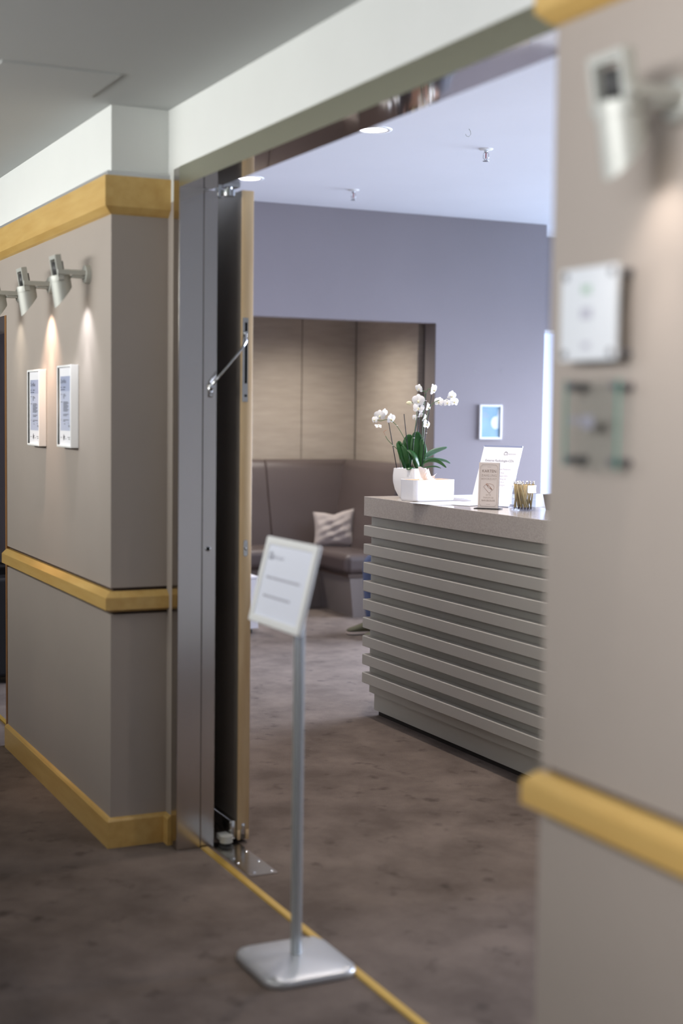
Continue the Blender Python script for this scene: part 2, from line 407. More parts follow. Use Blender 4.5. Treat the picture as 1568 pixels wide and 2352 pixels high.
# ------------------------------------------------------------------ steel door frame and open door leaf
fr = sempty('door_1', (-4.83, 1.75, 0), 'wide doorway with steel frame and one open leaf')
def P3(*a): return rel(a, fr)
o = MB().bbox(P3(-4.897, 1.666, 0), P3(-4.832, 1.758, 2.456), 0.003, 2).build('frame_jamb', 'brushed_steel', fr); autosmooth(o)
jb = o
o = MB().bbox(P3(-4.95, 1.7595, 0), P3(-4.834, 1.812, 2.384), 0.0025, 2).build('frame_jamb', 'brushed_steel', fr); autosmooth(o)
mb = MB(); mb.cyl(P3(-4.8345, 1.781, 1.101), P3(-4.8325, 1.781, 1.101), 0.0075); MB.build(mb, 'bolt_hole', 'hole_black', o)
mb = MB(); mb.lathe([(0.0075, -0.001), (0.0095, -0.001), (0.0095, 0.0025), (0.0075, 0.0025)], P3(-4.834, 1.781, 1.101), 20, axis='x'); mb.build('bolt_ring', 'chrome', o)
o = MB().bbox(P3(-2.318, 1.666, 0), P3(-2.25, 1.812, 2.456), 0.003, 2).build('frame_jamb', 'brushed_steel', fr); autosmooth(o)
mb = MB(); lo, hi = P3(-4.8315, 1.666, 2.385), P3(-2.3185, 1.786, 2.456); mb.box(lo, hi, 0)
mb.mi[0] = 1; mb.mi[2] = 2
mb.build('frame_head', ['frame_steel', 'mirror_steel', 'frame_steel'], fr)
# leaf folded back flat behind the pillar
leaf = MB().box(P3(-5.75, 1.903, 0.012), P3(-4.838, 1.948, 2.392)).build('leaf', 'door_face', fr)
mb = MB(); mb.bbox(P3(-4.838, 1.903, 0.05), P3(-4.828, 1.948, 2.392), 0.0015, 1)
mb.bbox(P3(-4.838, 1.903, 0.012), P3(-4.828, 1.915, 0.05), 0.0015, 1); mb.bbox(P3(-4.838, 1.935, 0.012), P3(-4.828, 1.948, 0.05), 0.0015, 1)
mb.build('leaf_edge', 'maple_edge', leaf)
mb = MB(); mb.bbox(P3(-4.836, 1.917, 0.03), P3(-4.8275, 1.933, 0.075), 0.002, 1); mb.cyl(P3(-4.828, 1.925, 0.062), P3(-4.8255, 1.925, 0.062), 0.004, n=10); mb.build('drop_seal', 'chrome', leaf)
mb = MB(); mb.bbox(P3(-5.7, 1.876, 0.014), P3(-4.838, 1.903, 0.085), 0.002, 1); mb.build('bottom_rail', 'plate_steel', leaf)
# closer track in the leaf's edge
mb = MB(); mb.box(P3(-4.829, 1.907, 1.634), P3(-4.8255, 1.929, 1.652)); mb.box(P3(-4.829, 1.907, 1.920), P3(-4.8255, 1.929, 1.937))
mb.box(P3(-4.829, 1.907, 1.652), P3(-4.8265, 1.916, 1.920)); mb.box(P3(-4.829, 1.926, 1.652), P3(-4.8265, 1.929, 1.920)); mb.box(P3(-4.829, 1.907, 1.66), P3(-4.826, 1.9275, 1.70))
tr = mb.build('closer_track', 'plate_steel', leaf)
MB().box(P3(-4.829, 1.9161, 1.652), P3(-4.8277, 1.9259, 1.920)).build('track_slot', 'hole_black', tr)
mb = MB()
pts = [(-4.823, 1.787, 1.672), (-4.818, 1.787, 1.69), (-4.806, 1.795, 1.705), (-4.800, 1.845, 1.765), (-4.800, 1.893, 1.822), (-4.803, 1.910, 1.85), (-4.812, 1.915, 1.872), (-4.822, 1.915, 1.879)]
mb.tube([P3(*p) for p in pts], [0.004]+[0.0048]*6+[0.004], 10)
mb.cyl(P3(-4.828, 1.787, 1.69), P3(-4.812, 1.787, 1.69), 0.0075, n=14); mb.cyl(P3(-4.828, 1.916, 1.880), P3(-4.812, 1.916, 1.880), 0.0075, n=14)
arm = mb.build('closer_arm', 'chrome', fr)
mb = MB(); mb.bbox(P3(-4.834, 1.779, 1.648), P3(-4.828, 1.795, 1.70), 0.002, 1); mb.cyl(P3(-4.829, 1.787, 1.656), P3(-4.826, 1.787, 1.656), 0.004, n=10); mb.build('arm_bracket', 'chrome', fr)
# latch in the leaf's edge
mb = MB(); pl = []
for i in range(24):
    a = 2*PI*i/24; dy = 0.0085*math.cos(a); dz = 0.0085*math.sin(a)+(0.022 if math.sin(a) > 0 else -0.022)
    pl.append((1.925+dy-1.75, 1.10+dz))
mb.prism(pl, 'x', 0.002, 0.005)
lt = mb.build('latch_plate', 'plate_steel', leaf)
mb = MB(); mb.cyl(P3(-4.826, 1.925, 1.098), P3(-4.815, 1.925, 1.100), 0.006, 0.003, 14); mb.build('latch_bolt', 'chrome', lt)
mb = MB(); [mb.cyl(P3(-4.826, 1.925, z), P3(-4.8235, 1.925, z), 0.003, n=10) for z in (1.078, 1.122)]; mb.build('screw', 'chrome', lt)
# pivots
mb = MB(); mb.bbox(P3(-4.86, 1.815, 2.395), P3(-4.80, 1.885, 2.425), 0.004, 2); mb.cyl(P3(-4.83, 1.852, 2.366), P3(-4.83, 1.852, 2.388), 0.024, n=24)
mb.cyl(P3(-4.83, 1.852, 2.388), P3(-4.83, 1.852, 2.396), 0.012, n=16); mb.bbox(P3(-4.87, 1.812, 2.360), P3(-4.84, 1.832, 2.40), 0.003, 1)
autosmooth(mb.build('top_pivot', 'chrome', fr))
mb = MB(); mb.cyl(P3(-4.808, 1.850, 0.018), P3(-4.808, 1.850, 0.043), 0.024, n=28); mb.bbox(P3(-4.86, 1.83, 0.020), P3(-4.81, 1.872, 0.042), 0.003, 1)
pv = autosmooth(mb.build('bottom_pivot', 'lamp_grey', fr))
mb = MB(); mb.cyl(P3(-4.808, 1.850, 0.003), P3(-4.808, 1.850, 0.018), 0.017, n=24); mb.cyl(P3(-4.808, 1.850, 0.003), P3(-4.808, 1.850, 0.006), 0.026, n=24); mb.build('pivot_collar', 'lamp_dark', pv)
mb = MB(); mb.box(P3(-4.86, 1.803, 0), P3(-4.634, 1.907, 0.003)); fp = mb.build('floor_plate', 'plate_steel', fr)
mb = MB(); mb.box(P3(-4.632, 1.803, 0), P3(-4.455, 1.907, 0.0035)); fp2 = mb.build('floor_plate', 'plate_steel', fr)
for i, (x, y) in enumerate([(-4.72, 1.895), (-4.655, 1.82), (-4.60, 1.893), (-4.60, 1.815), (-4.48, 1.893), (-4.485, 1.83)]):
    q = MB().lathe([(0, 0.0045), (0.003, 0.0045), (0.0065, 0.002)], P3(x, y, 0.0015), 14).build('screw', 'chrome', fp if i < 2 else fp2)

# ------------------------------------------------------------------ waiting room shell
Xm = -9.7; Yn = 5.44; ZN = 2.298
mb = MB()
mb.box((Xm-0.165, 1.80, 0), (Xm, 2.9, ZR)); mb.box((Xm-0.165, 2.9, ZN), (Xm, Yn, ZR)); mb.box((Xm-0.165, Yn, 0), (Xm, 6.44, ZR))
struct(mb.build('wall_back', 'mauve_paint'), 'mauve back wall of the waiting room with a seating niche')
struct(MB().box((Xm-0.164, Yn-0.004, 0), (Xm-0.002, Yn, ZN)).build('trim_11', 'bench_plinth'), 'taupe lining of the niche opening beside the orchid')
struct(MB().box((Xm, 2.60, 0), (-8.2, 2.70, ZR)).build('wall_shade_partition', 'mauve_paint'), 'unseen partition added to darken the view through the far left doorway')  # added out of view to keep room light off the far left doorway
# niche
nb = sempty('wall_niche_back', (-11.2, 4.2, 0), 'beige fabric panels at the back of the seating niche')
MB().box((-0.1, -1.4, 0), (0.06, 1.3, 2.5)).build('backing', 'groove_paint', nb)
pan = None
ys = [2.95, 3.94, 4.93, 5.44]
for a, b in zip(ys[:-1], ys[1:]):
    autosmooth(MB().bbox((0.06, a-4.2+0.003, 1.0), (0.10, b-4.2-0.003, 2.42), 0.006, 2).build('panel', 'fabric_panel', nb))
ns = sempty('wall_niche_side', (-10.5, 5.5, 0), 'beige fabric panel on the side wall of the seating niche')
MB().box((-0.6, 0.0, 0), (0.65, 0.1, 2.5)).build('backing', 'strip_dark', ns)
autosmooth(MB().bbox((-0.6, -0.06, 1.0), (0.51, 0.0, 2.42), 0.006, 2).build('panel', 'fabric_panel', ns))
struct(MB().box((-11.3, 2.85, 2.42), (Xm-0.165, 5.6, 2.5)).build('ceiling_niche', 'room_ceiling_paint'), 'low ceiling of the seating niche')
struct(MB().box((-11.3, 2.80, 0), (Xm-0.165, 2.9, 2.5)).build('wall_niche_left', 'mauve_paint'), 'hidden side wall of the niche')
for yy, lb in ((3.55, 'unseen small downlight added in the niche ceiling behind the door'), (4.75, 'unseen small downlight added in the niche ceiling above the bench corner')):  # out-of-view lights added to brighten the niche panels
    t = thing('niche_fill_light', lb, 'ceiling light', (-10.30, yy, 2.42), 0, 'added fill lights in the niche ceiling')
    MB().lathe([(0.035, -0.004), (0.05, -0.004), (0.052, 0.0)], n=28).build('trim_ring', 'frame_white', t)
    MB().lathe([(0, -0.002), (0.035, -0.002)], n=28).build('lens', 'bulb_warm', t)
    d = bpy.data.lights.new('niche_fill_bulb', 'SPOT'); d.energy = 90; d.color = (1.0, 0.95, 0.88); d.spot_size = math.radians(160); d.spot_blend = 1.0; d.shadow_soft_size = 0.05
    lo = bpy.data.objects.new('niche_fill_bulb', d); COL.objects.link(lo); lo.parent = t; lo.location = (0, 0, -0.02)
# recess right of the mauve wall with a tall window
Xf = -10.35
mb = MB(); mb.box((Xf-0.1, 6.44, 2.33), (Xf, 8.4, ZR)); mb.box((Xf-0.1, 6.44, 0), (Xf, 8.4, 0.30)); mb.box((Xf-0.1, 7.7, .3), (Xf, 8.4, 2.33))
struct(mb.build('wall_recess', 'mauve_paint'), 'mauve wall around the tall window right of the reception')
struct(MB().box((Xf-0.1, 6.36, 0), (Xm-0.165, 6.44, ZR)).build('wall_recess_side', 'mauve_paint'), 'short return of the mauve wall')
wn = sempty('window_1', (Xf, 7.07, 0.3), 'tall bright window at the end of the waiting room')
MB().box((-0.07, -0.60, 0.02), (-0.06, 0.60, 2.01)).build('pane', 'window_daylight', wn)
mb = MB()
for lo, hi in (((-0.08, -0.63, 0), (-0.02, -0.60, 2.03)), ((-0.08, 0.60, 0), (-0.02, 0.63, 2.03)), ((-0.08, -0.63, 2.0), (-0.02, 0.63, 2.03)), ((-0.08, -0.63, 0), (-0.02, 0.63, 0.03))): mb.box(lo, hi)
mb.build('window_frame', 'window_frame_paint', wn)
struct(MB().box((-0.5, 1.80, 0), (-0.4, 8.4, ZR)).build('wall_room_end', 'white_paint'), 'white end wall of the waiting room behind the near wall')
# window band on the +y side
mb = MB(); mb.box((-10.45, 8.3, 0), (3, 8.4, 0.8)); mb.box((-10.45, 8.3, 2.3), (3, 8.4, ZR)); mb.box((-3.1, 8.3, .8), (3, 8.4, 2.3)); mb.box((-10.45, 8.3, .8), (-10.2, 8.4, 2.3))
struct(mb.build('wall_window_side', 'white_paint'), 'window wall on the right of the waiting room')

# ------------------------------------------------------------------ ceiling fittings
def downlight(x, y, label, power=26):
    t = thing('downlight', label, 'ceiling light', (x, y, ZR), 0, 'round downlights in the waiting room ceiling')
    mb = MB(); mb.lathe([(0.075, -0.002), (0.078, -0.006), (0.098, -0.006), (0.102, -0.001), (0.102, 0.0)], n=48); mb.build('trim_ring', 'frame_white', t)
    mb = MB(); mb.lathe([(0.0, -0.0035), (0.04, -0.0035), (0.076, -0.0025)], n=48); mb.build('lens', 'downlight_glow', t)
    d = bpy.data.lights.new('downlight_bulb', 'SPOT'); d.energy = power; d.color = (1.0, 0.89, 0.79); d.spot_size = math.radians(110); d.spot_blend = 0.8; d.shadow_soft_size = 0.06
    lo = bpy.data.objects.new('downlight_bulb', d); COL.objects.link(lo); lo.parent = t; lo.location = (0, 0, -0.02)
downlight(-6.946, 3.49, 'round glowing downlight nearer the camera, above the counter')
downlight(-8.774, 3.50, 'round glowing downlight above the open door edge')
downlight(-5.55, 2.45, 'unseen downlight added above the doorway side of the counter, nearer the camera', 12)  # hidden above the header, added to light the counter front and floor
downlight(-3.5, 3.0, 'unseen downlight added above the counter end behind the near wall', 60)  # added out of view to brighten the steel jamb and leaf edge
downlight(-1.9, 4.2, 'unseen downlight added at the far right of the waiting room ceiling', 60)  # added out of view to brighten the near end of the room
downlight(-4.9, 3.05, 'unseen downlight added close above the slatted front of the counter', 85)  # hidden light added for the bright top edges of the slats
downlight(-6.1, 3.02, 'unseen downlight added above the left part of the slatted counter front', 85)  # second hidden light added for the slat top edges
downlight(-7.40, 2.45, 'unseen downlight added in the ceiling behind the open door leaf', 14)  # added out of view as extra light for the floor and counter
def sprinkler(x, y, label):
    t = thing('sprinkler', label, 'sprinkler', (x, y, ZR), 0.5, 'ceiling fire sprinklers')
    MB().lathe([(0, -0.003), (0.012, -0.008), (0.036, -0.006), (0.042, 0.0)], n=28).build('rosette', 'frame_white', t)
    mb = MB(); mb.cyl((0, 0, -0.022), (0, 0, -0.005), 0.011, n=14)
    for sgn in (-1, 1): mb.tube([(0.010*sgn, 0, -0.02), (0.017*sgn, 0, -0.03), (0.017*sgn, 0, -0.05), (0.004*sgn, 0, -0.064)], 0.003, 8)
    mb.build('frame', 'chrome', t)
    MB().cyl((0, 0, -0.055), (0, 0, -0.022), 0.0035, n=10).build('bulb', 'sprinkler_red', t)
    MB().lathe([(0, -0.064), (0.008, -0.065), (0.019, -0.069), (0.019, -0.070), (0, -0.068)], n=20).build('deflector', 'chrome', t)
sprinkler(-8.871, 4.31, 'small ceiling sprinkler above the seating niche')
sprinkler(-7.136, 4.31, 'small ceiling sprinkler above the reception counter, nearer the camera')
mb = MB(); mb.tube([(0, 0, 0), (0.004, 0.006, -0.012), (0.004, 0.010, -0.028), (0.0, 0.0, -0.042), (-0.004, -0.014, -0.038), (-0.004, -0.018, -0.028)], 0.0016, 6)
tag(mb.build('ceiling_hook', 'lamp_grey', None, (-6.686, 3.93, ZR)), 'thin wire hook screwed into the waiting room ceiling', 'hook')

# ------------------------------------------------------------------ wall spot lamps
def lamp(x, z, label, color, power, bulb=True):
    t = thing('wall_spotlight', label, 'wall lamp', (x, Yw, z), 0, 'grey picture spotlights on the walls')
    # disc on the wall (local -y is into the corridor)
    mb = MB(); mb.lathe([(0.0, -0.022), (0.028, -0.022), (0.034, -0.018), (0.036, 0.0), (0, 0)], (0.026, 0, 0), n=32, axis='y'); autosmooth(mb.build('wall_disc', 'lamp_grey', t))
    mb = MB(); mb.bbox((0.0462, -0.126, -0.006), (0.0555, -0.016, 0.012), 0.0015, 1); mb.bbox((0.018, -0.07, -0.017), (0.046, -0.022, -0.006), 0.004, 2); autosmooth(mb.build('arm', 'lamp_grey', t))
    tilt = math.radians(9)
    R = Matrix.Rotation(tilt, 4, 'X'); T = Matrix.Translation((-0.0, -0.105, -0.002)) @ R
    def tf(mbx):
        mbx.v = [tuple(T @ Vector(v)) for v in mbx.v]; return mbx
    # square yoke above the head
    mb = MB(); a, b, y0, ty = 0.046, 0.033, -0.008, 0.011
    mb.box((-a, y0-ty, -0.024), (-b, y0+ty, 0.056)); mb.box((b, y0-ty, -0.024), (a, y0+ty, 0.056)); mb.box((-a, y0-ty, 0.056), (a, y0+ty, 0.070))
    tf(mb).build('yoke', 'lamp_grey', t)
    mb = MB(); mb.cyl((0, y0+0.006, -0.004), (0, y0+0.006, 0.046), 0.021, n=24); tf(mb).build('lamp_holder', 'lamp_dark', t)
    mb = MB(); mb.cyl((-0.062, y0, -0.010), (-0.046, y0, -0.010), 0.006, n=12); tf(mb).build('knob', 'lamp_grey', t)
    mb = MB(); mb.lathe([(0.0, -0.003), (0.036, -0.003), (0.038, -0.006), (0.038, -0.026), (0.0375, -0.028)], n=40); autosmooth(tf(mb).build('collar', 'lamp_grey', t))
    # shade: cylinder cut on a slant, long towards the corridor, open towards the wall
    n = 48; r = 0.0375; vs = []; fs = []
    for rr in (r, r-0.002):
        for k in range(2):
            for i in range(n):
                a_ = 2*PI*i/n; yy = rr*math.sin(a_); xx = rr*math.cos(a_)
                zb = -0.086+(yy/r)*0.036
                vs.append((xx, yy, -0.028 if k == 0 else zb))
    for i in range(n):
        j = (i+1) % n
        fs += [(i, j, n+j, n+i), (2*n+i, 3*n+i, 3*n+j, 2*n+j), (n+i, n+j, 3*n+j, 3*n+i)]
    mb = MB().add(vs, fs, 0, True); autosmooth(tf(mb).build('shade', 'lamp_grey', t), 60)
    mb = MB(); mb.lathe([(0, -0.034), (0.012, -0.034), (0.022, -0.0285)], n=20); tf(mb).build('bulb', 'bulb_warm' if bulb else 'lamp_dark', t)
    d = bpy.data.lights.new('spot_bulb', 'SPOT'); d.energy = power; d.color = color; d.spot_size = math.radians(78); d.spot_blend = 1.0; d.shadow_soft_size = 0.005
    lo = bpy.data.objects.new('spot_bulb', d); COL.objects.link(lo); lo.parent = t
    lo.location = T @ Vector((0, 0, -0.040)); lo.rotation_euler = (tilt+math.radians(6), 0, 0)
    # the reflector's tight core beam
    d2 = bpy.data.lights.new('spot_reflector', 'SPOT'); d2.energy = power*1.1; d2.color = color; d2.spot_size = math.radians(34); d2.spot_blend = 1.0; d2.shadow_soft_size = 0.008
    l2 = bpy.data.objects.new('spot_reflector', d2); COL.objects.link(l2); l2.parent = t
    l2.location = T @ Vector((0, 0, -0.040)); l2.rotation_euler = (tilt+math.radians(1), 0, 0)
    return t
lamp(-5.285, 2.103, 'grey wall spotlight nearest the doorway, with a cool white beam', (0.92, 0.93, 1.0), 6.5)
lamp(-5.829, 2.103, 'grey wall spotlight with a warm pinkish beam, second from the doorway', (1.0, 0.70, 0.54), 15)
lamp(-6.384, 2.103, 'grey wall spotlight cut by the left edge of the photo', (1.0, 0.92, 0.76), 2.0)
lamp(-1.848, 2.094, 'large blurred grey spotlight on the near right wall', (1.0, 0.88, 0.8), 3)

# ------------------------------------------------------------------ certificates on the left wall
def bars(mb, x0, z0, rows, h, y, mi=0):
    for (dx, dz, w) in rows: mb.box((x0+dx, y-0.0004, z0-dz-h), (x0+dx+w, y, z0-dz), mi)
def certificate(x, z, label):
    t = thing('picture_frame', label, 'picture frame', (x, Yw, z), 0, 'framed certificates on the left wall')
    w, h, d, b = 0.1065, 0.161, 0.032, 0.009
    mb = MB()
    for lo, hi in (((-w, -d, -h), (-w+b, 0, h)), ((w-b, -d, -h), (w, 0, h)), ((-w+b, -d, h-b), (w-b, 0, h)), ((-w+b, -d, -h), (w-b, 0, -h+b))): mb.bbox(lo, hi, 0.0025, 2)
    autosmooth(mb.build('frame', 'frame_white', t))
    MB().box((-w+b, -d+0.009, -h+b), (w-b, -0.004, h-b)).build('mat_board', 'paper', t)
    pr = MB().box((-0.078, -d+0.0084, -0.095), (0.082, -d+0.0091, 0.118)).build('certificate_print', 'print_grey', t)
    MB().box((-0.078, -d+0.0080, 0.06), (0.082, -d+0.0085, 0.118)).build('header_band', 'print_band', pr)
    mb = MB(); y = -d+0.0078
    M4 = Matrix.Translation((-0.072, y, 0.098)) @ Matrix.Rotation(PI/2, 4, 'X'); text_into(mb, 'Zertifikat', 0.022, M4, 0, 'LEFT')
    bars(mb, -0.068, 0.076, [(0, 0, 0.014), (0.036, 0, 0.034), (0, 0.009, 0.024), (0.03, 0.009, 0.03)], 0.0028, y)
    bars(mb, -0.068, 0.048, [(0, 0, 0.018), (0.036, 0, 0.028), (0.036, 0.005, 0.04), (0.036, 0.010, 0.018), (0.036, 0.015, 0.014)], 0.002, y)
    bars(mb, -0.068, 0.018, [(0, 0, 0.02)]+[(0.036, 0.005*i, 0.07+0.012*math.sin(i*2.3)) for i in range(8)], 0.0022, y)
    bars(mb, -0.032, -0.030, [(0, 0, 0.078), (0, 0.005, 0.055), (0, 0.022, 0.082), (0, 0.027, 0.03), (-0.036, 0.022, 0.008)], 0.002, y)
    bars(mb, -0.02, -0.068, [(0, 0, 0.018), (0.06, -0.003, 0.008), (0.066, 0.006, 0.02), (0.07, 0.010, 0.016)], 0.002, y)
    bars(mb, -0.072, -0.122, [(0, 0, 0.014), (0.055, -0.004, 0.014), (0.07, 0.004, 0.014), (0.105, -0.002, 0.036), (0.115, 0.005, 0.024)], 0.002, y)
    mb.prism([(-0.033, -0.124), (-0.025, -0.134), (-0.017, -0.124), (-0.025, -0.108)], 'y', y-0.0003, y)
    mb.build('printed_text', 'ink', pr)
    return t
certificate(-5.514, 1.610, 'white framed certificate nearer the doorway, under the spotlights')
certificate(-6.022, 1.603, 'white framed certificate nearer the left edge of the photo')

# ------------------------------------------------------------------ glass sign plates on the right wall
def glass_sign(x0, x1, z0, z1, matname, edge, label, marks):
    t = thing('glass_sign', label, 'sign', ((x0+x1)/2, Yw, (z0+z1)/2), 0, 'glass sign plates on the right wall')
    w = (x1-x0)/2; h = (z1-z0)/2; yb = -0.034
    mb = MB(); mb.box((-w, yb-0.006, -h), (w, yb, h)); mb.mi = [0]*6
    if edge: mb.mi = [1, 1, 0, 1, 0, 1]
    pl = mb.build('plate', [matname, 'glass_edge'], t)
    for sx in (-1, 1):
        for sz in (-1, 1):
            mb = MB(); c = (sx*(w-0.014), 0, sz*(h-0.012)); mb.cyl((c[0], 0, c[2]), (c[0], yb, c[2]), 0.0075, n=18); mb.cyl((c[0], yb-0.006, c[2]), (c[0], yb-0.008, c[2]), 0.0075, 0.0065, n=18)
            autosmooth(mb.build('standoff', 'standoff_metal', t))
    mb = MB()
    for (a, b, c, d, mi) in marks: mb.box((a, yb-0.0066, b), (c, yb-0.0061, d), mi)
    mb.build('sign_print', ['ink_faint', 'ink_soft', 'ink_green'], pl)
glass_sign(-2.09, -1.930, 1.693, 1.850, 'glass_satin', False, 'whitish satin glass sign plate, upper of the two on the right wall',
           [(-0.018, 0.035, 0.008, 0.048, 2), (-0.02, -0.008, 0.012, 0.010, 0), (-0.015, -0.058, 0.008, -0.048, 0)])
glass_sign(-2.074, -1.922, 1.511, 1.661, 'glass_clear', True, 'clear glass sign plate with green edge, below the satin one',
           [(-0.055, 0.0, -0.03, 0.010, 1), (-0.022, -0.008, 0.012, 0.014, 1)])

# ------------------------------------------------------------------ reception counter
ct = thing('reception_counter', 'grey slatted reception counter with a stone top', 'counter', (-5.3, 3.8, 0))
def CP(*a): return rel(a, ct)
X0, X1 = -6.65, -3.9
YF = 3.316
MB().box(CP(X0+0.02, 3.41, 0.0), CP(X1, 3.8, 0.03)).build('plinth', 'plinth_dark', ct)
MB().box(CP(X0, 3.392, 0.028), CP(X1, 3.80, 0.125)).build('base', 'counter_base', ct)
MB().box(CP(X0, 3.362, 0.125), CP(X1, 3.80, 1.063)).build('body', 'counter_base', ct)
slat = None
for i in range(9):
    zt = 1.0125-i*0.0970
    if slat is None:
        mb = MB().bbox(CP(X0, YF, -0.0555), CP(X1, 3.362, 0.0), 0.003, 1, smooth=False); slat = mb.build('slat', 'counter_lacquer', ct, (0, 0, zt)); slat.data.name = 'slat'
    else:
        c = slat.copy(); COL.objects.link(c); c.parent = ct; c.location = (0, 0, zt)
MB().bbox(CP(X0, YF, 1.063), CP(X1, 3.74, 1.163), 0.0015, 1, smooth=False).build('top_slab', 'counter_stone', ct)
# return wing towards the back
MB().box(CP(X0, 3.80, 0.03), CP(-6.22, 5.1, 1.123)).build('return_body', 'counter_white', ct)
MB().bbox(CP(X0, 3.7405, 1.123), CP(-6.20, 5.1, 1.163), 0.0015, 1, smooth=False).build('return_top', 'counter_white', ct)
MB().box(CP(-6.22, 3.80, 0.72), CP(X1, 4.35, 0.75)).build('desk_top', 'counter_white', ct)

ZT = 1.1635
CR = math.radians(64.4)
# papers
def sheet(x, y, w, h, rz, label, dz=0.0, th=0.001):
    o = MB().box((-w/2, -h/2, 0), (w/2, h/2, th)).build('paper_sheet', 'paper_cool', None, (x, y, ZT+dz), (0, 0, rz))
    return tag(o, label, 'paper', 'loose papers on the counter')
sheet(-6.02, 3.455, 0.21, 0.297, 0.12, 'white sheet lying in front of the tissue box')
sheet(-5.955, 3.555, 0.21, 0.297, 0.35, 'white sheet overlapping another, left of the tall acrylic sign', 0.0012, 0.002)
sheet(-6.43, 3.86, 0.21, 0.297, 0.2, 'stack of papers on the rear wing of the counter', 0.0, 0.006)

# tissue box
tb = thing('tissue_box', 'white rounded tissue box with a wooden lid on the counter', 'tissue box', (-6.258, 3.476, ZT), math.radians(90+8))
def rrect(w, h, r, n=6):
    o = []
    for (cx_, cy_, a0) in ((w-r, h-r, 0), (-w+r, h-r, 90), (-w+r, -h+r, 180), (w-r, -h+r, 270)):
        for i in range(n+1):
            a = math.radians(a0+90*i/n); o.append((cx_+r*math.cos(a), cy_+r*math.sin(a)))
    return o
mb = MB(); rings = []
for sc, z in ((0.93, 0.0), (0.975, 0.004), (0.99, 0.012), (1.0, 0.106), (0.975, 0.1065), (0.97, 0.098)):
    rings.append([(p[0]-(1-sc)*math.copysign(0.065, p[0]), p[1]-(1-sc)*math.copysign(0.065, p[1]), z) for p in rrect(0.128, 0.067, 0.022)])
k = len(rings[0]); mb.add([v for r in rings for v in r], [(i*k+j, i*k+(j+1) % k, (i+1)*k+(j+1) % k, (i+1)*k+j) for i in range(5) for j in range(k)], 0, True)
mb.add(rings[0], [tuple(range(k-1, -1, -1))]); autosmooth(mb.build('box_body', 'box_white', tb), 50)
mb = MB(); mb.prism(rrect(0.1255, 0.0645, 0.02), 'z', 0.098, 0.1045); mb.build('lid', 'bamboo', tb)
mb = MB(); rows = 9; cols = 12; vs = []
for i in range(rows):
    t_ = i/(rows-1)
    for j in range(cols):
        s_ = j/(cols-1)
        zz = 0.1045+t_*(0.046+0.018*math.sin(s_*5.2+0.4)*t_+0.012*math.cos(s_*11))
        vs.append(((s_-0.5)*0.105*(1-0.12*t_)+0.006*math.sin(t_*4+s_*9), 0.012*math.sin(s_*8.5+t_*2.2)*(0.4+t_), zz))
mb.add(vs, [(i*cols+j, i*cols+j+1, (i+1)*cols+j+1, (i+1)*cols+j) for i in range(rows-1) for j in range(cols-1)], 0, False)
mb.build('tissue', 'tissue', tb)

# ------------------------------------------------------------------ orchid
orc = thing('potted_orchid', 'white flowering orchid with green leaves in a white pot on the counter', 'orchid', (-6.475, 3.492, ZT), CR)
K = 3010.0
def oz(zx, zy, w=0.0): return Vector(((zx-735)/K, w, (1846-zy)/K))
# square pot with bulging sides and a corner to the front
mb = MB(); prof = [(0.040, 0.0), (0.047, 0.012), (0.061, 0.045), (0.069, 0.085), (0.070, 0.115), (0.0665, 0.152), (0.0655, 0.154), (0.060, 0.153), (0.060, 0.138)]
n = 64; rings = []; ra = math.radians(-34)
for h_, z in prof:
    ring = []
    for i in range(n):
        a = 2*PI*i/n; c_, s_ = math.cos(a), math.sin(a); e = 0.24
        x = h_*math.copysign(abs(c_)**e, c_); y = h_*math.copysign(abs(s_)**e, s_)
        ring.append((x*math.cos(ra)-y*math.sin(ra), x*math.sin(ra)+y*math.cos(ra), z))
    rings.append(ring)
mb.add([v for r in rings for v in r], [(i*n+j, i*n+(j+1) % n, (i+1)*n+(j+1) % n, (i+1)*n+j) for i in range(len(prof)-1) for j in range(n)], 0, True)
mb.add(rings[0], [tuple(range(n-1, -1, -1))])
autosmooth(mb.build('pot', 'pot_white', orc), 35)
mb = MB(); mb.add(rings[-1], [tuple(range(n))]); mb.build('soil', 'soil', orc)
def spline(pts, per=6):
    pts = [Vector(p) for p in pts]; out = []
    for i in range(len(pts)-1):
        p0 = pts[max(i-1, 0)]; p1 = pts[i]; p2 = pts[i+1]; p3 = pts[min(i+2, len(pts)-1)]
        for k_ in range(per):
            t = k_/per; out.append(0.5*((2*p1)+(-p0+p2)*t+(2*p0-5*p1+4*p2-p3)*t*t+(-p0+3*p1-3*p2+p3)*t**3))
    out.append(pts[-1]); return out
for pts in ([(380, 618, .01), (530, 1400, .0)], [(625, 545, -.01), (690, 1080, -.005), (722, 1420, .01)], [(868, 408, -.035), (782, 920, -.03), (735, 1420, -.01)],
            [(966, 215, .02), (945, 900, .015), (905, 1420, .0)], [(1048, 250, .0), (955, 950, -.01), (912, 1420, -.02)], [(874, 588, .03), (850, 850, .03), (835, 1420, .02)]):
    MB().tube([oz(*p) for p in pts], 0.0022, 7).build('stake', 'stake', orc)
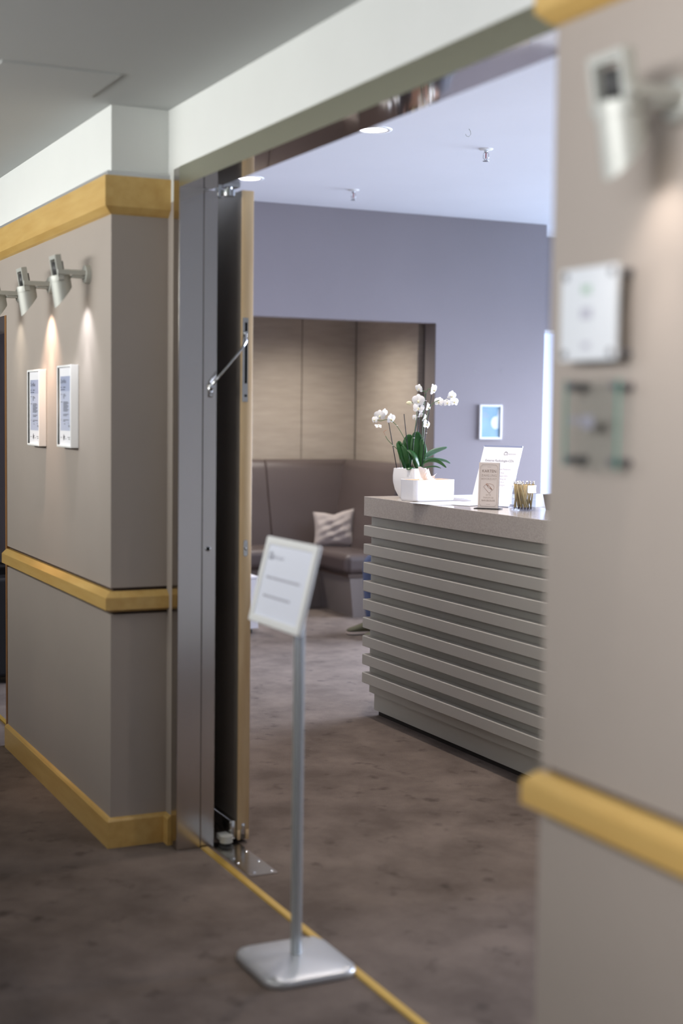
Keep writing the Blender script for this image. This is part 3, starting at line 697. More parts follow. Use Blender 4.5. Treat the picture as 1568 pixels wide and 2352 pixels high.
for pts in ([(705, 1420, .0), (690, 1100, .0), (655, 965, .0), (562, 795, .0), (485, 695, .0), (405, 640, .0), (330, 640, -.005), (265, 655, -.01), (205, 640, -.01)],
            [(600, 1420, .01), (545, 1130, .0), (470, 1040, .0), (385, 955, .0), (345, 890, .0)],
            [(915, 1420, .0), (930, 1000, .005), (952, 700, .005), (985, 560, .0), (1022, 440, .0), (1075, 375, .0), (1150, 332, .0), (1260, 318, .0), (1330, 340, .0), (1390, 390, .0)],
            [(770, 1420, -.02), (785, 900, -.025), (818, 600, -.03), (812, 480, -.03), (785, 400, -.03), (735, 360, -.03)],
            [(900, 1420, .015), (915, 900, .018), (935, 500, .02), (950, 270, .02), (970, 205, .02), (935, 190, .02), (880, 165, .02)],
            [(965, 210, .02), (1000, 155, .015), (1050, 165, .01)], [(948, 640, .01), (905, 640, .01), (870, 610, .01)], [(950, 700, .0), (985, 700, .0), (1010, 720, -.01)]):
    MB().tube(spline([oz(*p) for p in pts], 5), 0.0017, 6).build('stem', 'stem_green', orc)
MB().tube(spline([oz(345, 890), oz(322, 840), oz(315, 825), oz(365, 790)], 4), 0.0011, 6).build('stem', 'stem_tip', orc)
def leaf(pts, wid, matname='leaf_green', roll=0.0, fold=0.25):
    """ribbon leaf along pts; width direction starts in the picture plane and is rolled about the rib"""
    c = spline([oz(*p) for p in pts], 6); k = len(c); vs = []; M_ = 5
    for i, p in enumerate(c):
        t = (c[min(i+1, k-1)]-c[max(i-1, 0)]).normalized(); s_ = i/(k-1)
        side = t.cross(Vector((0, 1, 0))).normalized(); side = Matrix.Rotation(roll, 3, t) @ side
        nr = side.cross(t).normalized()
        w_ = wid*max(0.02, (math.sin(PI*min(1, s_*0.93+0.05))**0.62))*(0.55+0.45*min(1, s_*2.2))
        for j in range(M_):
            q = (j/(M_-1)-0.5)*2
            vs.append(p+side*q*w_+nr*(-fold*w_*(1-abs(q))))
    mb = MB().add(vs, [(i*M_+j, i*M_+j+1, (i+1)*M_+j+1, (i+1)*M_+j) for i in range(k-1) for j in range(M_-1)], 0, True)
    o = mb.build('leaf', matname, orc)
    sd = o.modifiers.new('thick', 'SOLIDIFY'); sd.thickness = 0.0012
    return o
leaf([(850, 1400, .0), (845, 1200, .015), (835, 1000, .02), (825, 815, .02)], 0.040)
leaf([(720, 1400, .02), (705, 1200, .03), (700, 1000, .03), (725, 860, .025)], 0.031)
leaf([(900, 1400, .0), (925, 1240, .0), (930, 1080, .005), (900, 930, .01)], 0.022)
leaf([(655, 1410, .0), (620, 1260, -.015), (580, 1090, -.015), (560, 1005, -.01), (600, 1020, -.03)], 0.021, roll=0.5)
leaf([(690, 1410, -.01), (680, 1280, -.03), (640, 1120, -.03), (590, 1020, -.02)], 0.018, roll=-0.3)
leaf([(860, 1400, -.03), (850, 1320, -.05), (800, 1200, -.06), (740, 1130, -.055), (675, 1100, -.05)], 0.020, roll=0.9)
leaf([(930, 1260, .01), (1000, 1180, .0), (1120, 1110, .0), (1305, 1052, .0)], 0.0145, 'leaf_grey', roll=0.2)
leaf([(900, 1290, .0), (1000, 1235, .0), (1150, 1240, .0), (1280, 1262, .0), (1358, 1300, .0)], 0.0095, 'leaf_grey', roll=0.7)
leaf([(900, 1330, -.01), (1000, 1270, -.02), (1110, 1255, -.025), (1200, 1290, -.025), (1292, 1365, -.025)], 0.0115, roll=0.6)
leaf([(900, 1390, .03), (1020, 1365, .035), (1130, 1355, .035), (1225, 1382, .035)], 0.006, roll=0.9)
leaf([(790, 1370, -.055), (740, 1372, -.075), (690, 1385, -.08), (665, 1392, -.08)], 0.009, roll=0.8)
# one flower mesh: two broad petals, three sepals
def petal_strip(mb, L, w, ang, cup, mi=0):
    N, M_ = 7, 5; vs = []
    for i in range(N):
        s_ = i/(N-1); ww = w*(math.sin(PI*(0.08+0.86*s_))**0.7)
        for j in range(M_):
            q = (j/(M_-1)-0.5)*2
            x = q*ww; z = s_*L; y = cup*(s_*s_*0.5)*L-0.18*ww*(1-q*q)
            vs.append((x*math.cos(ang)+z*math.sin(ang), y, -x*math.sin(ang)+z*math.cos(ang)))
    mb.add(vs, [(i*M_+j, i*M_+j+1, (i+1)*M_+j+1, (i+1)*M_+j) for i in range(N-1) for j in range(M_-1)], mi, True)
mb = MB()
for ang, L, w in ((0, 1.0, 0.42), (math.radians(125), 0.95, 0.40), (math.radians(-125), 0.95, 0.40)): petal_strip(mb, L, w, ang, 0.35)
for ang in (math.radians(68), math.radians(-68)): petal_strip(mb, 1.02, 0.62, ang, -0.15)
fl_me = mb.build('flower', 'petal', orc); flower_mesh = fl_me.data; bpy.data.objects.remove(fl_me)
mb = MB(); mb.lathe([(0.02, -0.42), (0.13, -0.38), (0.17, -0.2), (0.10, -0.05), (0.04, 0.0)], (0, 0, -0.12), 10, axis='y'); petal_strip(mb, 0.42, 0.16, PI, -0.9)
lp_me = mb.build('lip', 'petal_lip', orc); lip_mesh = lp_me.data; bpy.data.objects.remove(lp_me)
def flower(zx, zy, r, w, yaw, pitch=0, roll=0):
    o = link('flower', flower_mesh, orc); o.location = oz(zx, zy, w); o.scale = (r/K,)*3
    o.rotation_euler = (math.radians(pitch), math.radians(roll), math.radians(yaw))
    l = link('lip', lip_mesh, o)
for a in ((855, 150, 72, .015, -40, 15, 10), (1080, 165, 92, .01, 55, 5, -15), (1165, 350, 78, .0, -25, -10, 5), (1290, 365, 66, -.005, 15, -15, 0), (1360, 255, 82, .0, 35, 10, 10),
          (1398, 345, 80, -.005, 30, -10, 0), (840, 335, 100, -.04, -5, 5, 0), (845, 450, 92, -.035, 8, -10, 10), (1000, 440, 78, .0, 65, 0, 10), (790, 600, 50, -.02, -40, 0, 20),
          (882, 562, 46, .0, 30, 10, -10), (945, 610, 70, .01, 70, 20, 0), (975, 700, 80, -.01, 50, -10, 10), (250, 575, 90, -.01, -10, 10, 0), (318, 535, 72, .0, 50, 15, 10),
          (425, 625, 84, .0, 40, 10, -5), (175, 640, 66, -.01, -50, -10, 0), (228, 735, 58, -.01, 20, -60, 0)):
    flower(*a)
mb = MB(); mb.lathe([(0.0, -0.016), (0.006, -0.013), (0.0105, -0.004), (0.0105, 0.004), (0.006, 0.012), (0, 0.015)], oz(700, 375, -.03), 14, axis='x'); mb.build('bud', 'petal_lip', orc)
for zx, zy, w in ((780, 912, -.03), (465, 1035, 0), (520, 725, 0), (960, 335, .02), (972, 835, -.005), (835, 585, -.035)):
    mb = MB(); mb.lathe([(0.0045, -0.001), (0.0065, 0.0), (0.0045, 0.001)], oz(zx, zy, w), 12); mb.build('clip', 'petal', orc)

# ------------------------------------------------------------------ signs on the counter
def lean_frame(lean): return Matrix.Rotation(-lean, 4, 'X')
ac = thing('acrylic_sign', 'tall white notice in a clear slanted acrylic holder, headed Externe Radiologie-CDs', 'sign', (-5.773, 3.541, ZT), 0.483)
L = lean_frame(0.405)
def T(mb, Mx): mb.v = [tuple(Mx @ Vector(v)) for v in mb.v]; return mb
mb = MB(); mb.box((-0.106, 0.0, 0.002), (0.106, 0.0022, 0.313)); mb.box((-0.106, 0.0032, 0.002), (0.106, 0.005, 0.313)); T(mb, L)
mb.box((-0.106, 0.0, 0.0), (0.106, 0.09, 0.0025)); mb.build('holder', 'clear_plastic', ac)
mb = T(MB().box((-0.105, 0.0023, 0.004), (0.105, 0.0031, 0.303)), L); sh = mb.build('notice_sheet', 'paper', ac)
mb = T(MB().box((-0.105, -0.0012, 0.004), (0.105, -0.0004, 0.303)), L); sh2 = mb.build('notice_sheet', 'paper', ac)
mb = MB()
def line(txt, size, x, z, mi, al='LEFT', shear=0.0, bold=0.0, sp=1.0): text_into(mb, txt, size, L @ Matrix.Translation((x, -0.0015, z)) @ Matrix.Rotation(PI/2, 4, 'X'), mi, al, bold, shear, sp)
line('Externe Radiologie-CDs', 0.0160, -0.080, 0.233, 0, bold=0.0002)
line('MEOCLINIC', 0.0080, 0.038, 0.268, 2, sp=1.05)
for tx, xe, zz in (('Liebe Patientinnen und Patienten,', 0.074, 0.190), ('bitte geben Sie Ihre', 0.040, 0.1715), ('externen Radiologie-CDs', 0.063, 0.156),
                   ('am Empfang ab.', 0.060, 0.1405), ('damit wir Ihre', 0.050, 0.125), ('Bilder sichtigen', 0.060, 0.1095)):
    line(tx, 0.0112, xe, zz, 1, 'RIGHT')
mb.build('printed_text', ['ink_soft', 'ink_faint', 'ink_soft'], sh2)
mb = MB()
for a0, a1, r in ((30, 250, 0.0085), (200, 400, 0.0055), (-40, 130, 0.0115)):
    pts = [L @ Vector((0.024+r*math.cos(math.radians(a)), -0.0016, 0.269+r*math.sin(math.radians(a)))) for a in range(a0, a1, 20)]
    mb.tube(pts, 0.0009, 5)
mb.build('emblem', 'ink_soft', sh2)

kc = thing('card_sign', 'narrow beige upright sign reading KARTENZAHLUNG BEVORZUGT on a dark foot', 'sign', (-5.62, 3.442, ZT), 0.656)
LK = lean_frame(0.05)
MB().bbox((-0.062, -0.026, 0), (0.062, 0.03, 0.004), 0.0015, 1).build('foot', 'black', kc)
mb = T(MB().box((-0.05, -0.004, 0.004), (0.05, 0.0, 0.214)), LK); cd = mb.build('card', 'kraft_card', kc)
MB().v
mb = T(MB().box((0.0502, -0.0045, 0.004), (0.0512, 0.0005, 0.214)), LK); mb.build('card_edge', 'groove_paint', kc)
mb = MB(); yk = -0.0045
def lk(txt, size, z, mi=0, bold=0.0, sp=1.0): text_into(mb, txt, size, LK @ Matrix.Translation((0.001, yk, z)) @ Matrix.Rotation(PI/2, 4, 'X'), mi, 'CENTER', bold, 0, sp)
lk('KARTEN', 0.0185, 0.174, 0, 0.0); lk('ZAHLUNG', 0.0155, 0.154, 1, 0, 1.05); lk('BEVORZUGT', 0.0125, 0.138, 1, 0, 1.05)
lk('BITTE', 0.0095, 0.064, 1); lk('ZAHLEN SIE', 0.0098, 0.0515, 1); lk('BARGELDLOS', 0.0108, 0.0385, 0, 0.0)
lk('\u2022 \u2022 \u2022', 0.010, 0.193, 0); lk('\u2022 \u2022 \u2022', 0.010, 0.021, 0)
mb.build('printed_text', ['ink_brown', 'ink_tan'], cd)
def strokes(mb, pts, w=0.0009, closed=False):
    P_ = [LK @ Vector((x, yk, z)) for x, z in pts]
    if closed: P_.append(P_[0])
    for a, b in zip(P_[:-1], P_[1:]): mb.tube([a, b], w/2, 4)
mb = MB(); c_ = 0.008; x_, za, zb = 0.042, 0.012, 0.204
border = []
for (cx_, cz_, a0) in ((x_, zb, 180), (x_, za, 90), (-x_, za, 0), (-x_, zb, 270)):
    for a in (a0, a0+30, a0+60, a0+90):
        border.append((cx_+c_*math.cos(math.radians(a)), cz_+c_*math.sin(math.radians(a))))
strokes(mb, border, 0.0008, True); mb.build('border_line', 'ink_brown', cd)
# hand holding a payment card, drawn in copper lines
mb = MB(); strokes(mb, [(-0.024, 0.102), (-0.008, 0.119), (0.020, 0.089), (0.004, 0.073)], 0.001, True)
strokes(mb, [(-0.006, 0.117), (0.010, 0.1165), (0.022, 0.112), (0.028, 0.103), (0.026, 0.092), (0.019, 0.087)], 0.001)
strokes(mb, [(-0.004, 0.103), (0.002, 0.107), (0.010, 0.101), (0.004, 0.096), (-0.002, 0.099), (-0.004, 0.103)], 0.001)
strokes(mb, [(-0.011, 0.1145), (-0.003, 0.106)], 0.003); strokes(mb, [(0.008, 0.098), (0.016, 0.090)], 0.003)
mb.build('hand_and_card_drawing', 'ink_copper', cd)

# ------------------------------------------------------------------ pen cup
pc = thing('pen_cup', 'clear square acrylic cup full of pens on the counter', 'pen holder', (-5.487, 3.55, ZT), CR-math.radians(33.7))
mb = MB(); s_, h_, t_ = 0.041, 0.115, 0.0025
mb.box((-s_, -s_, 0), (s_, s_, 0.003))
for lo, hi in (((-s_, -s_, .003), (s_, -s_+t_, h_)), ((-s_, s_-t_, .003), (s_, s_, h_)), ((-s_, -s_+t_, .003), (-s_+t_, s_-t_, h_)), ((s_-t_, -s_+t_, .003), (s_, s_-t_, h_))): mb.box(lo, hi)
mb.build('cup', 'clear_plastic', pc)
barrel = MB(); barrel.cyl((0, 0, 0.012), (0, 0, 0.118), 0.0036, n=10)
tip = MB().cyl((0, 0, 0.0), (0, 0, 0.012), 0.0012, 0.0034, n=10)
btn = MB(); btn.cyl((0, 0, 0.118), (0, 0, 0.124), 0.0038, n=10); btn.cyl((0, 0, 0.124), (0, 0, 0.133), 0.0018, n=8); btn.box((-0.001, 0.0034, 0.085), (0.001, 0.0055, 0.121))
pb = barrel.build('barrel', 'pen_kraft'); pt = tip.build('tip', 'pen_dark'); pbn = btn.build('clicker', 'pen_metal')
bme, tme, cme = pb.data, pt.data, pbn.data
for q in (pb, pt, pbn): bpy.data.objects.remove(q)
rz = CR-math.radians(33.7); ca, sa = math.cos(rz), math.sin(rz)
for i in range(30):
    # in the cup's own frame: feet spread over the floor of the cup, most heads leaning the same way
    fx = -0.032+0.064*((i*7) % 30)/29.0; fy = -0.032+0.064*((i*11) % 30)/29.0
    if i % 3: hx, hy = fx-0.030+random.uniform(-0.008, 0.008), fy-0.004+random.uniform(-0.012, 0.012)
    else: hx, hy = fx+0.016+random.uniform(-0.01, 0.01), fy+0.012+random.uniform(-0.01, 0.01)
    hx = max(-0.033, min(0.033, hx)); hy = max(-0.033, min(0.033, hy))
    d = Vector((hx-fx, hy-fy, 0.115)); dw = Vector((d.x*ca-d.y*sa, d.x*sa+d.y*ca, d.z))
    o = thing('ballpoint_pen', 'kraft-coloured ballpoint pen standing in the clear acrylic cup', 'pen', (-5.487+fx*ca-fy*sa, 3.55+fx*sa+fy*ca, ZT+0.0035), 0, 'pens in the acrylic cup')
    qd = Vector((0, 0, 1)).rotation_difference(dw.normalized()); o.rotation_euler = qd.to_euler()
    link('barrel', bme, o); link('tip', tme, o); link('clicker', cme, o)
# tapered grey holder at the right end
tp = thing('desk_tray', 'dark grey tapered desk container behind the pens, partly behind the near wall', 'container', (-5.472, 3.708, ZT), 0.3)
mb = MB(); rings = []
for hw, z in ((0.030, 0.0), (0.040, 0.072), (0.037, 0.072), (0.029, 0.006)): rings.append([(p[0], p[1], z) for p in rrect(hw, hw, 0.006, 3)])
k = len(rings[0]); mb.add([v for r in rings for v in r], [(i*k+j, i*k+(j+1) % k, (i+1)*k+(j+1) % k, (i+1)*k+j) for i in range(3) for j in range(k)], 0, True)
mb.add(rings[0], [tuple(range(k-1, -1, -1))]); mb.add(rings[3], [tuple(range(k))]); autosmooth(mb.build('tray_body', 'bin_grey', tp))

# ------------------------------------------------------------------ picture on the mauve wall
pf = thing('picture_frame', 'small white framed blue poster on the mauve wall', 'picture frame', (Xm, 5.941, 1.538))
w, h, b, d = 0.1025, 0.137, 0.016, 0.02
mb = MB()
for lo, hi in (((0, -w, -h), (d, -w+b, h)), ((0, w-b, -h), (d, w, h)), ((0, -w+b, h-b), (d, w-b, h)), ((0, -w+b, -h), (d, w-b, -h+b))): mb.bbox(lo, hi, 0.004, 2)
autosmooth(mb.build('frame', 'frame_white', pf))
po = MB().box((0, -w+b, -h+b), (0.010, w-b, h-b)).build('poster', 'print_blue', pf)
mb = MB(); c = [(0.048+0.042*math.cos(a), -0.005+0.05*math.sin(a)) for a in [math.radians(q) for q in range(75, 291, 12)]]
mb.prism([(p[0], p[1]) for p in c]+[(0.074, -0.05), (0.080, 0.03), (0.080, 0.105), (0.074, 0.105), (0.066, 0.06)], 'x', 0.010, 0.0106)
mb.build('bulb_drawing', 'print_white', po)
mb = MB()
for z, wd in ((0.098, 0.06), (0.072, 0.045), (0.060, 0.055), (0.048, 0.07), (0.036, 0.065), (0.002, 0.03)): mb.box((0.010, -0.08, z), (0.0105, -0.08+wd, z+0.005))
mb.build('printed_lines', 'print_band', po)
mb = MB(); [mb.cyl((Xm, y, z), (Xm+0.006, y, z), 0.003, n=8) for y, z in ((5.795, 1.936),)]
tag(mb.build('wall_nail', 'lamp_grey'), 'tiny nail in the mauve wall, upper left of the blue poster', 'nail')
mb = MB(); [mb.cyl((Xm, y, z), (Xm+0.006, y, z), 0.003, n=8) for y, z in ((6.044, 1.944),)]
tag(mb.build('wall_nail', 'lamp_grey'), 'tiny nail in the mauve wall, upper right of the blue poster', 'nail')

# ------------------------------------------------------------------ corner bench in the niche
bn = thing('corner_bench', 'brown leather corner bench built into the niche', 'bench', (-10.5, 4.4, 0))
def BP(*a): return rel(a, bn)
XB = -11.075; YB = 5.38
# backrest profile: (distance from wall, z): leaning back, rounded top
def backrest(axis, a, b, name='backrest', mitre_b=None):
    prof = [(0.0, 0.40), (0.30, 0.40), (0.285, 0.52), (0.235, 0.72), (0.175, 0.95), (0.135, 1.12), (0.115, 1.17), (0.085, 1.195), (0.045, 1.20), (0.0, 1.195)]
    mb = MB(); n = len(prof); vs = []
    for e in (0, 1):
        for dd, z in prof:
            if axis == 'y': vs.append(BP(XB+dd, (a if e == 0 else (b-dd if mitre_b else b)), z))
            else: vs.append(BP((a+dd if e == 0 and mitre_b else a) if e == 0 else b, YB-dd, z))
    mb.add(vs, [tuple(range(n-1, -1, -1)), tuple(range(n, 2*n))]+[(i, (i+1) % n, (i+1) % n+n, i+n) for i in range(n)], 0, True)
    o = mb.build(name, 'leather', bn); autosmooth(o, 35)
    bv = o.modifiers.new('bev', 'BEVEL'); bv.width = 0.012; bv.segments = 2; bv.limit_method = 'ANGLE'; bv.angle_limit = math.radians(50)
backrest('y', 2.95, 3.74); backrest('y', 3.743, 4.545); backrest('y', 4.548, YB, mitre_b=True)
backrest('x', XB, -9.90, mitre_b=True)
def cushion_slab(lo, hi, name, r=0.055):
    autosmooth(MB().bbox(lo, hi, r, 5).build(name, 'leather', bn), 60)
cushion_slab(BP(XB+0.02, 2.95, 0.34), BP(-10.42, YB-0.005, 0.505), 'seat')
cushion_slab(BP(-10.55, 4.775, 0.335), BP(-9.875, YB-0.005, 0.5), 'seat')
def plinth(poly_bot, poly_top, z0, z1):
    n = len(poly_bot); vs = [BP(p[0], p[1], z0) for p in poly_bot]+[BP(p[0], p[1], z1) for p in poly_top]
    MB().add(vs, [tuple(range(n-1, -1, -1)), tuple(range(n, 2*n))]+[(i, (i+1) % n, (i+1) % n+n, i+n) for i in range(n)]).build('plinth', 'bench_plinth', bn)
plinth([(XB, 2.96), (-10.56, 2.96), (-10.56, 5.37), (XB, 5.37)], [(XB, 2.96), (-10.48, 2.96), (-10.48, 5.37), (XB, 5.37)], 0.0, 0.345)
plinth([(-10.56, 4.90), (-9.93, 4.87), (-9.93, 5.37), (-10.56, 5.37)], [(-10.50, 4.82), (-9.89, 4.815), (-9.89, 5.37), (-10.50, 5.37)], 0.0, 0.345)
MB().box(BP(-10.50, 4.805, 0.315), BP(-9.885, 5.37, 0.345)).build('seat_board', 'groove_paint', bn)
# cushion on the bench
cu = thing('cushion', 'crumpled beige cushion leaning in the bench corner', 'cushion', (-10.50, 4.97, 0.50), math.radians(72))
N = 22; vs = []; fs = []
def cus(u, v, sgn):
    e = (1-abs(u)**2.6)*(1-abs(v)**2.6); th = 0.062*max(0, e)**0.45
    x = 0.17*u*(1-0.10*(1-v*v)); z = 0.145*v*(1-0.08*(1-u*u))
    z += 0.03*max(0, u)*max(0, v)*1.0 - 0.03*max(0, -abs(u)+0.45)*max(0, v)
    wr = 0.010*math.sin(7*u+5*v)*e+0.007*math.sin(13*v-6*u)*e+0.012*math.exp(-((u-0.45+v*0.5)**2)*30)*e
    return (x, sgn*th+sgn*wr, z+0.145)
for sgn in (-1, 1):
    o0 = len(vs)
    for i in range(N+1):
        for j in range(N+1): vs.append(cus(-1+2*i/N, -1+2*j/N, sgn))
    for i in range(N):
        for j in range(N): fs.append((o0+i*(N+1)+j, o0+(i+1)*(N+1)+j, o0+(i+1)*(N+1)+j+1, o0+i*(N+1)+j+1))
mb = MB().add(vs, fs, 0, True); mb.v = [tuple(Matrix.Rotation(math.radians(-16), 4, 'X') @ Vector(v)) for v in mb.v]; mb.build('cover', 'cushion_cloth', cu)
mb = MB(); pts = [cus(*p, 1) for p in [(-1+2*i/20, -1) for i in range(21)]+[(1, -1+2*i/20) for i in range(1, 21)]+[(1-2*i/20, 1) for i in range(1, 21)]+[(-1, 1-2*i/20) for i in range(1, 21)]]
mb.tube(pts, 0.0035, 6); mb.v = [tuple(Matrix.Rotation(math.radians(-16), 4, 'X') @ Vector(v)) for v in mb.v]; mb.build('piping', 'cushion_cloth', cu)

# low white table in front of the bench
tw = thing('low_table', 'low white cube table partly hidden by the open door', 'table', (-9.68, 3.63, 0))
autosmooth(MB().bbox((-0.24, -0.24, 0.035), (0.24, 0.24, 0.395), 0.006, 2).build('body', 'table_white', tw))
autosmooth(MB().bbox((-0.243, -0.243, 0.396), (0.243, 0.243, 0.414), 0.003, 2).build('top', 'table_white', tw))
for sx in (-1, 1):
    for sy in (-1, 1): MB().cyl((0.19*sx, 0.19*sy, 0), (0.19*sx, 0.19*sy, 0.036), 0.02, n=14).build('foot', 'lamp_dark', tw)

# black armchair seen through the far left doorway
bc = thing('armchair', 'black armchair seen past the left edge of the lamp wall', 'armchair', (-8.55, 1.78, 0), 0.0)
autosmooth(MB().bbox((-0.36, -0.0, 0.10), (0.36, 0.62, 0.42), 0.03, 3).build('seat', 'armchair_black', bc))
autosmooth(MB().bbox((-0.38, 0.50, 0.10), (0.38, 0.68, 0.80), 0.04, 3).build('backrest', 'armchair_black', bc))
for sx in (-1, 1):
    autosmooth(MB().bbox((0.36*sx-0.07, 0.0, 0.04), (0.36*sx+0.07, 0.66, 0.63), 0.03, 3).build('armrest', 'armchair_black', bc))
    for y in (0.06, 0.58): MB().cyl((0.34*sx, y, 0), (0.34*sx, y, 0.06), 0.018, n=12).build('leg', 'lamp_dark', bc)
bc.location = (-8.62, 1.69, 0)

# ------------------------------------------------------------------ sign stand in the doorway
st = thing('sign_stand', 'silver floor stand with a tilted white notice frame in the doorway', 'sign stand', (-3.69, 1.640, 0))
# base: rounded square, gently domed
mb = MB(); N = 28; vs = []; fs = []
def basept(u, v):
    # squircle plan
    return (u*0.145*(1-0.10*v*v*abs(u)**1.0), v*0.132*(1-0.10*u*u))
ring = rrect(0.152, 0.142, 0.055, 7); k = len(ring); rings = []
for sc, z in ((0.985, 0.0), (1.0, 0.004), (1.0, 0.011), (0.985, 0.019), (0.95, 0.0225), (0.8, 0.0255), (0.55, 0.0285), (0.3, 0.0305), (0.1, 0.0315)):
    rings.append([(p[0]*sc*(1+0.02*math.cos(4*math.atan2(p[1], p[0]))), p[1]*sc, z) for p in ring])
mb.add([v for r in rings for v in r], [(i*k+j, i*k+(j+1) % k, (i+1)*k+(j+1) % k, (i+1)*k+j) for i in range(len(rings)-1) for j in range(k)], 0, True)
mb.add(rings[0], [tuple(range(k-1, -1, -1))]); mb.add(rings[-1], [tuple(range(k))], 0, True)
base = autosmooth(mb.build('base', 'alu_paint', st), 50); base.rotation_euler = (0, 0, 0.0)
base.location = (0.016, -0.010, 0)
for sx in (-1, 1):
    for sy in (-1, 1):
        MB().lathe([(0, 0.0022), (0.018, 0.0018), (0.0195, 0.0)], (0.116*sx+0.0, 0.106*sy, 0.0228), 24).build('corner_disc', 'alu_paint', base)
mb = MB(); ov = [(0.019*math.cos(2*PI*i/28), 0.0145*math.sin(2*PI*i/28)) for i in range(28)]
mb.prism(ov, 'z', 0.029, 1.10); po_ = autosmooth(mb.build('pole', 'alu_pole', st), 50)
mb = MB(); [mb.box((x-0.0006, -0.0155, 0.03), (x+0.0006, -0.013, 1.08)) for x in (-0.006, 0.006)]; mb.build('groove', 'lamp_grey', po_)
mb = MB(); mb.bbox((-0.02, -0.036, 1.08), (0.02, 0.012, 1.115), 0.005, 2); autosmooth(mb.build('tilt_joint', 'lamp_dark', st))
# tilted landscape frame
FT = Matrix.Translation((-0.012, -0.076, 0.985)) @ Matrix.Rotation(0.02, 4, 'Z') @ Matrix.Rotation(-0.242, 4, 'X')
w, h, b = 0.1725, 0.255, 0.023
mb = MB()
for lo, hi in (((-w, -0.008, 0), (-w+b, 0.008, h)), ((w-b, -0.008, 0), (w, 0.008, h)), ((-w+b-.004, -0.008, h-b), (w-b+.004, 0.008, h)), ((-w+b-.004, -0.008, 0), (w-b+.004, 0.008, b))): mb.bbox(lo, hi, 0.005, 3)
fo = autosmooth(T(mb, FT).build('notice_frame', 'frame_white', st))
nt_ = T(MB().box((-w+b-.003, -0.001, b-.003), (w-b+.003, 0.005, h-b+.003)), FT).build('notice_sheet', 'paper_cool', st)
mb = MB(); FX = lambda x, z: FT @ Matrix.Translation((x, -0.0016, z)) @ Matrix.Rotation(PI/2, 4, 'X')
text_into(mb, 'MEOCLINIC', 0.013, FX(-0.108, 0.196), 1, 'LEFT', 0, 0, 1.1)
for z, x0, x1 in ((0.137, -0.125, 0.105), (0.083, -0.118, 0.068)):
    q = x0
    while q < x1:
        ww = random.uniform(0.012, 0.03); M4 = FT
        mb2 = MB().box((q, -0.0018, z-0.003), (min(q+ww, x1), -0.0012, z+0.003)); T(mb2, FT); mb.add(mb2.v, mb2.f, 0); q += ww+0.004
mb.build('printed_text', ['ink_faint', 'ink_faint'], nt_)
mb = MB()
for a0, a1, r in ((30, 250, 0.010), (200, 400, 0.0065), (-40, 130, 0.013)):
    mb.tube([FT @ Vector((-0.125+r*math.cos(math.radians(a)), -0.0016, 0.197+r*math.sin(math.radians(a)))) for a in range(a0, a1, 20)], 0.0013, 5)
mb.build('emblem', 'ink_soft', nt_)

# ------------------------------------------------------------------ seated person behind the counter
pr = thing('person', 'seated person in blue jeans and olive shoes, mostly hidden behind the counter', 'person', (-9.02, 5.08, 0), 0.0)
def skin_obj(name, verts, edges, radii, matname, parent, sub=2, root=0):
    me = bpy.data.meshes.new(name); me.from_pydata([tuple(v) for v in verts], edges, [])
    o = link(name, me, parent); me.materials.append(MATS[matname])
    md = o.modifiers.new('skin', 'SKIN'); md.use_smooth_shade = True
    if not me.skin_vertices: me.skin_vertices.new()
    for i, r in enumerate(radii):
        r = r if isinstance(r, tuple) else (r, r)
        me.skin_vertices[0].data[i].radius = r; me.skin_vertices[0].data[i].use_root = (i == root)
    sb = o.modifiers.new('sub', 'SUBSURF'); sb.levels = sub; sb.render_levels = sub
    return o
V = [(0, 0, .53), (0, -.03, .66), (0, -.08, .80), (0, -.13, .88), (0, -.17, .94), (0, -.20, .99), (0, -.22, 1.07)]
E_ = [(i, i+1) for i in range(6)]; Rr = [.13, .12, .13, .10, .052, .072, .078]
for sgn in (-1, 1):
    o0 = len(V); V += [(.155*sgn, -.13, .85), (.21*sgn, -.10, .68), (.10*sgn, -.26, .66), (.085*sgn, -.31, .65)]
    E_ += [(3, o0), (o0, o0+1), (o0+1, o0+2), (o0+2, o0+3)]; Rr += [.06, .042, .028, (.03, .016)]
    for kf, (dx, ln) in enumerate(((-.026, .062), (-.009, .075), (.009, .07), (.026, .055))):
        f0 = len(V); V += [(.08*sgn+dx, -.35, .645), (.08*sgn+dx*1.15, -.35-ln*.5, .64), (.08*sgn+dx*1.15, -.35-ln*.85, .625)]
        E_ += [(o0+3, f0), (f0, f0+1), (f0+1, f0+2)]; Rr += [.009, .0085, .0075]
    f0 = len(V); V += [(.08*sgn-.045*sgn, -.315, .655), (.08*sgn-.055*sgn, -.35, .65)]; E_ += [(o0+2, f0), (f0, f0+1)]; Rr += [.010, .009]
    l0 = len(V); V += [(.09*sgn, -.04, .53), (.115*sgn, -.25, .535), (.12*sgn, -.455, .535), (.12*sgn, -.45, .30), (.12*sgn, -.44, .09)]
    E_ += [(0, l0), (l0, l0+1), (l0+1, l0+2), (l0+2, l0+3), (l0+3, l0+4)]; Rr += [.085, .072, .056, .05, .036]
body = skin_obj('body', V, E_, Rr, 'skin', pr, 1)
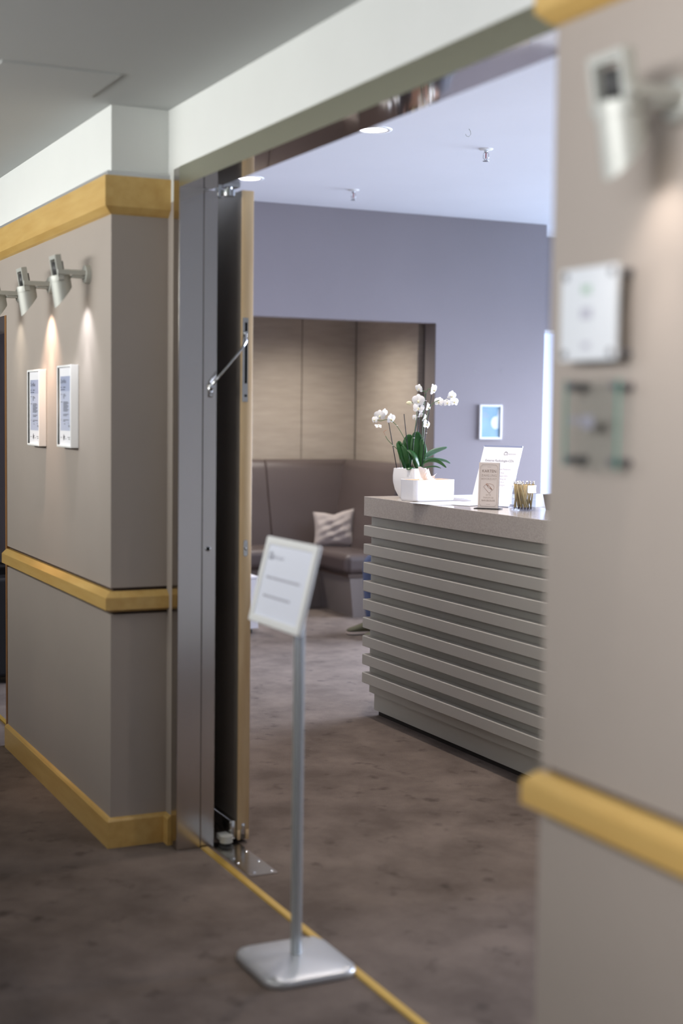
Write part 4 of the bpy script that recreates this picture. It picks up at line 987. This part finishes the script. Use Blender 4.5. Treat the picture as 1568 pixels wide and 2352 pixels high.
# clothes follow the limbs
Vj = [(0, 0, .54)]; Ej = []; Rj = [.142]
for sgn in (-1, 1):
    l0 = len(Vj); Vj += [(.09*sgn, -.04, .53), (.115*sgn, -.25, .535), (.12*sgn, -.445, .537), (.12*sgn, -.465, .50), (.12*sgn, -.452, .30), (.12*sgn, -.44, .085)]
    Ej += [(0, l0)]+[(l0+i, l0+i+1) for i in range(5)]; Rj += [.095, .082, .066, .066, .060, .052]
skin_obj('jeans', Vj, Ej, Rj, 'denim', pr, 2)
Vs = [(0, 0, .58), (0, -.03, .66), (0, -.08, .80), (0, -.135, .885), (0, -.155, .925)]; Es = [(i, i+1) for i in range(4)]; Rs = [.148, .135, .142, .11, .065]
for sgn in (-1, 1):
    l0 = len(Vs); Vs += [(.155*sgn, -.13, .85), (.21*sgn, -.10, .68), (.115*sgn, -.245, .66)]; Es += [(3, l0), (l0, l0+1), (l0+1, l0+2)]; Rs += [.07, .052, .038]
skin_obj('sweater', Vs, Es, Rs, 'sweater', pr, 2, 1)
mb = MB()
bm = bmesh.new(); bmesh.ops.create_uvsphere(bm, u_segments=20, v_segments=14, radius=1.0)
for v in bm.verts:
    v.co = Vector((v.co.x*0.083, v.co.y*0.098+0.012, v.co.z*0.085+0.018)) + Vector((0, -.21, 1.05))
    if v.co.y < -.265 and v.co.z < 1.10: v.co.y = -.265
mb.bm_add(bm, 0, True); mb.build('hair', 'hair', pr)
mb = MB(); mb.tube([(0, -.295, 1.075), (0, -.312, 1.045), (0, -.298, 1.038)], [.006, .010, .006], 8); mb.build('nose', 'skin', pr)
mb = MB(); [mb.lathe([(0, -.006), (.007, -.004), (.008, 0)], (.03*s2, -.294, 1.068), 10, axis='y') for s2 in (-1, 1)]; mb.build('eyes', 'frame_white', pr)
mb = MB(); mb.bbox((-.022, -.297, 1.008), (.022, -.285, 1.016), .003, 1); mb.build('mouth', 'ink_copper', pr)
def shoe(x, ry):
    secs = [(.085, .030, .085), (.06, .036, .075), (.02, .040, .082), (-.03, .041, .098), (-.08, .043, .078), (-.13, .046, .058), (-.165, .042, .048), (-.185, .026, .036)]
    n = 18; up = MB(); so = MB(); vs = []
    for y, hw, hh in secs:
        for i in range(n):
            a = 2*PI*i/n; vs.append((hw*math.cos(a), y, 0.018+max(0.0, (hh-0.018)*(0.5+0.5*math.sin(a)))))
    fs = [(i*n+j, i*n+(j+1) % n, (i+1)*n+(j+1) % n, (i+1)*n+j) for i in range(len(secs)-1) for j in range(n)]+[tuple(range(n-1, -1, -1)), tuple(range((len(secs)-1)*n, len(secs)*n))]
    R_ = Matrix.Translation((x, -.445, 0)) @ Matrix.Rotation(ry, 4, 'Z')
    up.add([R_ @ Vector(v) for v in vs], fs, 0, True); o = up.build('shoe', 'shoe_olive', pr)
    outline = [(s[1]*1.04, s[0]) for s in secs]+[(-s[1]*1.04, s[0]) for s in reversed(secs)]
    q = MB().prism(outline, 'z', 0.007, 0.022); T(q, R_).build('sole', 'shoe_sole', o)
    q = MB().prism(outline, 'z', 0.0, 0.007); T(q, R_).build('outsole', 'shoe_sole_dark', o)
shoe(-.12, -0.15); shoe(.12, 0.12)
# pouf the person sits on
pu = thing('pouf', 'brown leather pouf under the seated person behind the counter', 'pouf', (-9.02, 5.12, 0))
autosmooth(MB().bbox((-0.25, -0.27, 0.03), (0.25, 0.25, 0.40), 0.03, 4).build('body', 'leather', pu))
autosmooth(MB().box((-0.22, -0.24, 0.0), (0.22, 0.22, 0.035)).build('foot', 'plinth_dark', pu))

for o in bpy.data.objects:
    if o.name.split('.')[0] in ('printed_text', 'sign_print', 'printed_lines', 'hand_and_card_drawing', 'emblem'): o['kind'] = 'stuff'
